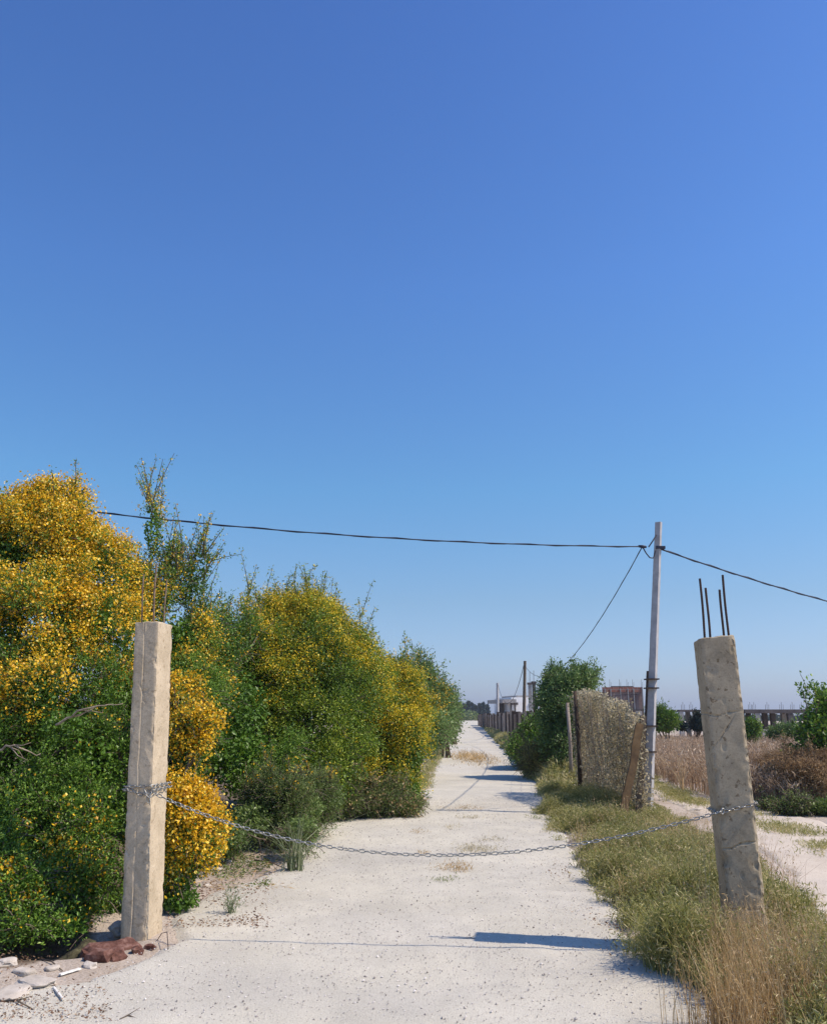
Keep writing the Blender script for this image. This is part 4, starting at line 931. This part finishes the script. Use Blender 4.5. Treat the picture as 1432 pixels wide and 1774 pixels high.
class Sheaf:
    def __init__(s): s.v = []; s.q = []; s.t = []; s.n = 0
    def add(s, r): s.v.append(r[0]); s.q.append(r[1] + s.n); s.t.append(r[2]); s.n += len(r[0])
    def build(s, name, m, label=None, cat=None, kind=None, parent=None, group=None):
        o = link_mesh(name, np.vstack(s.v), np.vstack(s.q), M[m], parent, tint=np.concatenate(s.t))
        return tag(o, label, cat, group, kind)
def weedy(sh, P, hgt, wid, lean, rg, sub=4, mu=.45, sd=.22, leaf=.03):
    """stem plus small side leaves: reads as fine weeds rather than lawn"""
    tn = np.clip(mu + sd * rg.normal(size=len(P)), 0, 1); sh.add(blades(P, hgt, wid, lean, rg, tintarr=tn))
    n = len(P) * sub; u = rg.uniform(.25, 1, n); B = np.repeat(P, sub, 0) + rg.normal(size=(n, 3)) * np.array([.035, .035, .0]); B[:, 2] += np.repeat(np.broadcast_to(hgt, (len(P),)), sub) * u * .95
    sh_l = leaf * rg.uniform(.6, 1.5, n); V, Q = leaf_mesh(B, rand_dirs(n, rg) + [0, 0, .5], sh_l, sh_l * .22, rg)
    sh.add((V, Q, np.repeat(np.clip(np.repeat(tn, sub) + .08, 0, 1), 4)))
rg = np.random.RandomState(100)
gs = Sheaf()
n = 80000
yv = 4.2 + (19 - 4.2) * rg.rand(n) ** 1.35; e = .16 * noise3(np.stack([yv, 0 * yv], -1), 71, 2.2) + .08 * noise3(np.stack([yv, 0 * yv], -1), 72, 8)
x0 = rr(yv) + e - .03; x1 = tl(yv) + .1 * noise3(np.stack([yv, 0 * yv], -1), 73, 3) - np.interp(yv, [6, 9, 12], [0, .1, .3])
xv = x0 + (x1 - x0) * rg.rand(n)
cl_ = noise3(np.stack([xv, yv], -1), 74, 3.2); cl2 = noise3(np.stack([xv, yv], -1), 75, 9)
ed = np.minimum(xv - x0, (x1 - xv) * .7)
keep = rg.rand(n) < np.clip(.5 + .6 * cl_ + .35 * cl2, .02, 1) * sstep(-.02, .25, ed + .1 * cl2) * np.clip((x1 - x0) / .8, 0, 1)
keep &= ~((np.abs(xv - RB[0]) < .1) & (np.abs(yv - RB[1] - .12) < .12))
xv, yv, cl_, ed, x1 = xv[keep], yv[keep], cl_[keep], ed[keep], x1[keep]
hg = (.17 + .13 * cl_ + .06 * cl2[keep] + .15 * rg.rand(len(xv)) ** 2) * (.5 + .5 * sstep(0, .4, ed)) * np.interp(yv, [4, 6, 8, 12, 18], [1.1, 1.15, .9, .6, .7]) * (1 - .6 * sstep(9, 12, yv) * sstep(.45, .05, x1 - xv))
hg = np.clip(hg * (1 + .3 * cl2[keep]), .05, .6)
weedy(gs, np.stack([xv, yv, gz(xv, yv) - .01], -1), hg, .0045 + .0003 * yv, .55, rg, sub=6, mu=.5, sd=.26, leaf=.035)
gs.build('verge_grass', 'grass', 'dense olive green grass and weeds on the right verge round the cracked post', 'grass', 'stuff')
# dry straw in front
gs = Sheaf(); n = 2300
cpx = [G(1290, 1790, 0), G(1330, 1760, 0), G(1300, 1720, 0), G(1275, 1800, 0), G(1370, 1740, 0), G(1270, 1700, 0), G(1310, 1670, 0), G(1250, 1790, 0), G(1410, 1790, 0)]
ci = rg.randint(len(cpx), size=n); ca = np.array(cpx)[ci]
P = np.stack([ca[:, 0] + rg.normal(size=n) * .11, ca[:, 1] - .1 + rg.normal(size=n) * .12, 0 * ca[:, 0]], -1)
weedy(gs, P, rg.uniform(.15, .55, n), .0045, .32, rg, sub=2, mu=.5, leaf=.022)
n = 9000; xv = rg.uniform(1.2, 4.2, n); yv = rg.uniform(4.6, 13, n); k_ = (xv > rr(yv) + .2) & (xv < tl(yv)) & (noise3(np.stack([xv, yv], -1), 91, 4.5) > .35)
P = np.stack([xv, yv, gz(xv, yv)], -1)[k_]; weedy(gs, P, rg.uniform(.2, .5, len(P)), .004, .4, rg, sub=4, mu=.7, leaf=.025)
gs.build('dry_grass', 'straw', 'golden dry straw standing in the near right corner of the verge', 'grass', 'stuff')
# track median and far verge
gs = Sheaf(); n = 16000; yv = rg.uniform(7, 40, n); c0 = tl(yv) + (tr(yv) - tl(yv)) * .5 + .12 * noise3(yv[:, None], 61, 1.5)
wv = np.interp(yv, [7, 10, 14, 20], [.1, .16, .2, .2]); xv = c0 + rg.normal(size=n) * wv
k_ = rg.rand(n) < np.clip(.6 + .6 * noise3(np.stack([xv, yv], -1), 62, 3), 0, 1) * np.interp(yv, [7, 11], [.15, 1]); P = np.stack([xv, yv, gz(xv, yv) - .01], -1)[k_]
weedy(gs, P, rg.uniform(.03, .1, len(P)), .01, .6, rg, sub=4, mu=.6, leaf=.04)
n = 26000; yv = 19 + 110 * rg.rand(n) ** 1.7; x0 = rr(yv) - .1 + .15 * noise3(yv[:, None], 63, 1.0); x1 = fx(yv) + .3; xv = x0 + (x1 - x0) * rg.rand(n)
P = np.stack([xv, yv, 0 * xv], -1); hh2 = np.clip(.28 + .2 * noise3(np.stack([xv, yv], -1), 64, 1.3), .06, .8) * sstep(0, .5, xv - x0 + .1)
weedy(gs, P, hh2 * rg.uniform(.6, 1.3, n) + .04, .012 + .0006 * yv, .5, rg, sub=4, mu=.68, leaf=.1)
n = 9000; yv = 9 + 60 * rg.rand(n) ** 1.5; xv = rl(yv) + rg.normal(size=n) * .12 - .1; k_ = rg.rand(n) < np.clip(.4 + .6 * noise3(yv[:, None], 65, 2), 0, 1)
k_ &= (yv > 13); P = np.stack([xv, yv, gz(xv, yv)], -1)[k_]; weedy(gs, P, rg.uniform(.06, .22, len(P)), .01, .7, rg, sub=4, mu=.6, leaf=.05)
gs.build('verge_grass', 'grass', 'thin yellowish grass on the track median and down the far verges', 'grass', 'stuff')
# dry brush field of stalks right of the track
gs = Sheaf(); n = 30000; yv = 15 + 38 * rg.rand(n) ** 1.4; xv = tr(yv) + .15 + rg.rand(n) ** 1.3 * (6 + yv * .4)
k_ = rg.rand(n) < np.clip(.75 + .5 * noise3(np.stack([xv, yv], -1), 66, 1.2), 0, 1)
k_ &= (yv > 19) | (xv < 7); P = np.stack([xv, yv, 0 * xv], -1)[k_]
hgf = np.clip(.85 + .2 * noise3(P[:, :2], 67, 1.0), .4, 1.15) * rg.uniform(.6, 1.15, len(P)) * np.interp(P[:, 1], [15, 20, 28, 40], [.8, 1.05, .9, .7])
weedy(gs, P, hgf, .011 + .0005 * P[:, 1], .35, rg, sub=5, mu=.5, leaf=.09)
gs.build('dry_brush', 'brush', 'field of mauve brown dry stalks beyond the side track', 'brush', 'stuff')
gs = Sheaf(); n = 1500; P = np.stack([X_(1172, 19.3) + rg.normal(size=n) * .02, 19.3 + rg.normal(size=n) * .02, 0 * rg.rand(n)], -1)[:10]
gs.add(blades(P, rg.uniform(.7, 1.0, 10), .035, .5, rg, tintmu=.95, tintsd=.04, seg=6)); gs.build('dry_brush', 'straw', 'pale curved dead stalks standing in front of the brown brush', 'brush')

# ------------------------------------------------------------------ small plants on and by the lane
def tuft(name, label, c_, n, h0, h1, wid, lean, m, seed, cat='weed', spread=.02, group=None, mu=.5, sub=0, leaf=.03, flat=1.0):
    rg = np.random.RandomState(seed); gs = Sheaf()
    P = np.stack([c_[0] + rg.normal(size=n) * spread, c_[1] + rg.normal(size=n) * spread, float(gz(c_[0], c_[1])) + 0 * rg.rand(n)], -1)
    if sub: weedy(gs, P, rg.uniform(h0, h1, n), wid, lean, rg, sub=sub, mu=mu, leaf=leaf)
    else: gs.add(blades(P, rg.uniform(h0, h1, n), wid, lean, rg, tintmu=mu, seg=6))
    return gs.build(name, m, label, cat, group=group)
c0 = G(508, 1508)
tuft('reed_plant', 'spiky grey green reed clump at the left edge of the lane under the chain', c0, 70, .3, .78, .014, 1.0, 'reed', 1, 'plant', .05)
c1 = G(400, 1585)
tuft('weed', 'small leggy green weed on pale sand right of the golden shrub', c1, 26, .1, .3, .008, .8, 'reed', 2, sub=5, leaf=.035)
tuft('dry_twig_plant', 'sparse reddish dry twigs standing at the track edge right of the cracked post', G(1345, 1560), 60, .25, .6, .005, .75, 'pod', 3, 'plant', .12, sub=3, leaf=.02, mu=.6)
tuft('dry_twig_plant', 'tall thin dead stalks rising just left of the cracked post', (RB[0] - .28, RB[1] + .15), 26, .5, .95, .004, .12, 'straw', 4, 'plant', .05, sub=2, leaf=.02, mu=.7)
for i, (px, v, nn_, h0, h1, sp_, lab, mm) in enumerate([
    (787, 1506, 70, .03, .11, .09, 'pale dry weed tuft in the middle of the lane just past the chain', 'straw'), (822, 1472, 120, .02, .09, .14, 'larger grey green weed patch in the lane middle', 'vine'),
    (850, 1455, 30, .02, .06, .1, 'small weed scrap right of the grey green patch', 'vine'), (735, 1478, 20, .01, .04, .05, 'tiny dry weed scrap left of the middle', 'straw'),
    (800, 1402, 60, .02, .06, .2, 'flat line of dry weeds across the lane', 'straw'), (725, 1443, 20, .01, .05, .06, 'little brown weed near the hedge side', 'straw'),
    (815, 1420, 40, .01, .05, .12, 'brown scraps of weed beyond the middle tuft', 'vine'), (780, 1436, 24, .01, .04, .1, 'faint weed scrap left of the lane centre', 'vine'),
    (930, 1420, 26, .03, .1, .07, 'dark sprig at the right edge of the lane', 'leaf_dull'), (765, 1525, 24, .01, .04, .07, 'sparse green sprigs in front of the dry tuft', 'leaf_dull')]):
    tuft('weed', lab, G(px, v), nn_, h0, h1, .006, 1.2, mm, 20 + i, spread=sp_, group='weeds growing in the lane', sub=3, leaf=.03, mu=.5)
# the dry heap further on
cx, cy = G(816, 1312); gs = Sheaf(); n = 1500; P = np.stack([cx + rg.normal(size=n) * .42, cy + rg.normal(size=n) * 2.6, 0 * rg.rand(n)], -1)
gs.add(blades(P, rg.uniform(.04, .2, n), .02, 1.3, rg, tintmu=.55)); gs.build('dry_weed_patch', 'straw', 'sandy orange patch of dead grass far up the lane centre', 'weed')

# litter and twigs by the left edge
rg = np.random.RandomState(7)
def litter(label, name, px0, px1, v0, v1, n, m, smin, smax, seed, ratio=.4, cat='litter', flat=True, pfun=None):
    rg = np.random.RandomState(seed); px = rg.uniform(px0, px1, n); v = rg.uniform(v0, v1, n)
    pts = np.array([G(a, b_) for a, b_ in zip(px, v)]) if pfun is None else pfun(rg, n)
    cn_ = noise3(pts, seed, 5); pts = pts[rg.rand(len(pts)) < np.clip(.5 + .7 * cn_, 0, 1)]
    z = gz(pts[:, 0], pts[:, 1]) + .008 + .02 * rg.rand(len(pts)); P = np.stack([pts[:, 0], pts[:, 1], z], -1); D = rand_dirs(len(P), rg); D[:, 2] *= .35
    s = rg.uniform(smin, smax, len(P)); V, Q = leaf_mesh(P, D, s, s * ratio, rg)
    o = link_mesh(name, V, Q, M[m], None, tint=np.repeat(np.clip(.4 + .3 * rg.normal(size=len(P)), 0, 1), 4)); return tag(o, label, cat, kind='stuff')
litter('dead leaves and pods scattered on sand right of the left post', 'leaf_litter', 290, 465, 1475, 1610, 2600, 'pod', .01, .035, 31)
litter('straw and stems scattered over the mound under the chain', 'leaf_litter', 350, 500, 1440, 1540, 1400, 'straw', .03, .12, 36, ratio=.08)
litter('dead leaves and pods in the bottom left corner', 'leaf_litter', -20, 190, 1670, 1774, 1100, 'pod', .008, .026, 32)
litter('brown litter under the edge of the hedge', 'leaf_litter', 560, 735, 1398, 1420, 900, 'pod', .02, .06, 33)
litter('green and yellow ground weeds creeping onto the sand', 'ground_weeds', 335, 470, 1455, 1535, 4200, 'leaf_dull', .02, .045, 34)
litter('dark leaf scraps along the right edge of the lane', 'leaf_litter', 1050, 1250, 1640, 1774, 900, 'pod', .012, .035, 35, pfun=lambda rg, n: (lambda y: np.stack([rr(y) + rg.normal(size=n) * .12, y], -1))(rg.uniform(4.4, 10, n)))
def twig(label, pts, r, m='twig', seed=0):
    P = np.array([[*G(a, b_), 0.0] for a, b_ in pts]); P[:, 2] = gz(P[:, 0], P[:, 1]) + r + np.array([0.01 * (i % 2) for i in range(len(P))])
    mb = MB(); mb.tube(P, np.linspace(r, r * .4, len(P)), 5)
    d = P[-1] - P[0]; k_ = len(P) // 2; mb.tube([P[k_], P[k_] + d * .25 + np.array([.02, .05, .02])], [r * .5, r * .2], 4)
    return tag(mb.build('twig', M[m], None, True), label, 'twig', 'fallen twigs at the lane edges')
twig('crooked brown twig on the sand at the hedge corner', [(570, 1425), (585, 1412), (605, 1417), (620, 1414)], .012, 'bark')
twig('thin dark twig beside the white scrap', [(72, 1676), (88, 1682), (108, 1692)], .007, 'bark')
twig('dark twig lying in the bottom left corner', [(5, 1738), (30, 1740), (58, 1752)], .008, 'bark')
twig('short twig near the bottom edge left of centre', [(205, 1772), (222, 1766), (240, 1770)], .006, 'bark')
twig('bent twig right of the golden shrub', [(395, 1480), (420, 1492), (440, 1500)], .007, 'bark')
twig('dark twig on the mound edge below the reed clump', [(440, 1492), (470, 1496), (500, 1508)], .008, 'bark')
twig('dry grey stalk lying across the lane in front of the tuft', [(790, 1629), (815, 1630), (838, 1634)], .003, 'bark')
# white scraps
def stick(label, p0, p1, wd, th, lift=.01):
    a = np.array([*G(*p0), 0.0]); b_ = np.array([*G(*p1), 0.0]); z = float(gz(*a[:2])) + lift; a[2] = z; b_[2] = float(gz(*b_[:2])) + lift
    d = unit(b_ - a); s = np.cross([0, 0, 1], d); n = 8; V = []
    for i in range(n):
        c_ = a + (b_ - a) * i / (n - 1); ww = wd / 2 * (1 + .12 * math.sin(i * 2.1)); V += [c_ - s * ww, c_ + s * ww, c_ + s * ww * .8 + [0, 0, th], c_ - s * ww * .8 + [0, 0, th]]
    Q = [[4*i+j, 4*i+(j+1)%4, 4*i+4+(j+1)%4, 4*i+4+j] for i in range(n-1) for j in range(4)] + [[4*n-4, 4*n-3, 4*n-2, 4*n-1], [3, 2, 1, 0]]
    mb = MB(); mb.add(V, Q); return tag(mb.build('white_scrap', M['whitescrap']), label, 'scrap')
stick('broad off white scrap lying below the ditch on the left', (103, 1699), (138, 1688), .026, .008)
stick('narrow bright white stick on the sand in the lower left', (93, 1716), (110, 1737), .014, .008)
# bent wire
a = np.array([*G(272, 1630), 0]); b_ = np.array([*G(291, 1648), 0]); mb = MB()
mb.tube([a + [0, 0, 0], a + [.03, .01, .05], a + [.07, 0, .06], b_ + [0, 0, .03], b_ + [.005, -.02, 0]], .003, 5)
tag(mb.build('bent_wire', M['rebar'], None, True), 'small bent wire hook sticking out of the sand by the left post', 'wire')
# tangled thin wire strand left of the cracked post
# rubble by the left verge
rgs = random.Random(5)
for i, (px, v, s_, lab) in enumerate([(372, 1512, .05, 'pale stone at the foot of the golden shrub'), (455, 1478, .05, 'pale stone under the chain near the scrub'), (430, 1495, .035, 'small pale stone between the two larger ones'), (395, 1500, .045, 'pale flat stone left of the small one on the mound'), (355, 1535, .04, 'pale stone lowest on the mound by the golden shrub'), (475, 1468, .03, 'pale chip just above the reed clump'), (40, 1700, .045, 'flat pale stone under the low shrub'),
                                      (90, 1690, .035, 'flat pale slab chip beside the white scrap'), (20, 1725, .09, 'broad flat pale slab in the bottom left corner'), (62, 1708, .08, 'broken pale slab above the narrow white stick'), (8, 1690, .05, 'pale lump at the left edge under the shrub'), (1170, 1420, .07, 'pale clod at the rim of the side track'), (1205, 1405, .06, 'second pale clod along the track rim')]):
    a, b_ = G(px, v); lump('stone', lab, (a, b_, float(gz(a, b_)) + s_ * .15), (s_ * 1.4, s_, s_ * (.5 if s_ < .075 else .22)), M['stone'], 90 + i, 'stone', rot=i, amp=.2, sub=3, box=.7)
# gravel: countless little stones
rg = np.random.RandomState(55); n = 26000
yv = 4.0 + 14 * rg.rand(n) ** 1.6; xv = rl(yv) + (rr(yv) - rl(yv)) * rg.rand(n)
k_ = (xv > -4) & (xv < 3); xv, yv = xv[k_], yv[k_]; n = len(xv)
s = np.clip(rg.lognormal(-5.6, .38, n), .0016, .012); oc = np.array([[1,0,0],[-1,0,0],[0,1,0],[0,-1,0],[0,0,1],[0,0,-1]], float)
V = oc[None] * (s[:, None] * rg.uniform(.6, 1.4, (n, 6)))[..., None] * np.array([1, 1, .7]); a = rg.rand(n) * 6.28
Vx = V[..., 0] * np.cos(a)[:, None] - V[..., 1] * np.sin(a)[:, None]; Vy = V[..., 0] * np.sin(a)[:, None] + V[..., 1] * np.cos(a)[:, None]
z0 = gz(xv, yv) + .008; V = np.stack([Vx + xv[:, None], Vy + yv[:, None], V[..., 2] + z0[:, None] + s[:, None] * .3], -1).reshape(-1, 3)
T = np.array([[0,2,4],[2,1,4],[1,3,4],[3,0,4],[2,0,5],[1,2,5],[3,1,5],[0,3,5]]); T = (T[None] + (np.arange(n) * 6)[:, None, None]).reshape(-1, 3)
m, nn_, b = nodes('gravel_stone'); at = N(nn_, 'ShaderNodeAttribute', attribute_name='tint')
nn_.links.new(ramp(nn_, at.outputs['Fac'], [(0, (.16, .14, .125)), (.25, (.36, .32, .29)), (.6, (.55, .5, .46)), (1, (.75, .7, .66))]), b.inputs['Base Color']); b.inputs['Roughness'].default_value = .9
tag(link_mesh('gravel', V, None, m, None, tris=T, tint=np.repeat(rg.rand(n) ** .8, 6)), 'loose little stones strewn over the lane', 'gravel', kind='stuff')

# thin air: far things fade a little
mb = MB(); mb.box(-3600, 3600, -650, 4700, -5, 60)
m, n, b = nodes('haze_air'); n.nodes.remove(b); pv = N(n, 'ShaderNodeVolumePrincipled', ins={'Density': .0004, 'Anisotropy': .3}); pv.inputs['Color'].default_value = (.82, .88, .97, 1)
n.links.new(pv.outputs[0], n.nodes['Material Output'].inputs['Volume'])
tag(mb.build('haze', m), 'thin bluish air over the plain', kind='stuff')
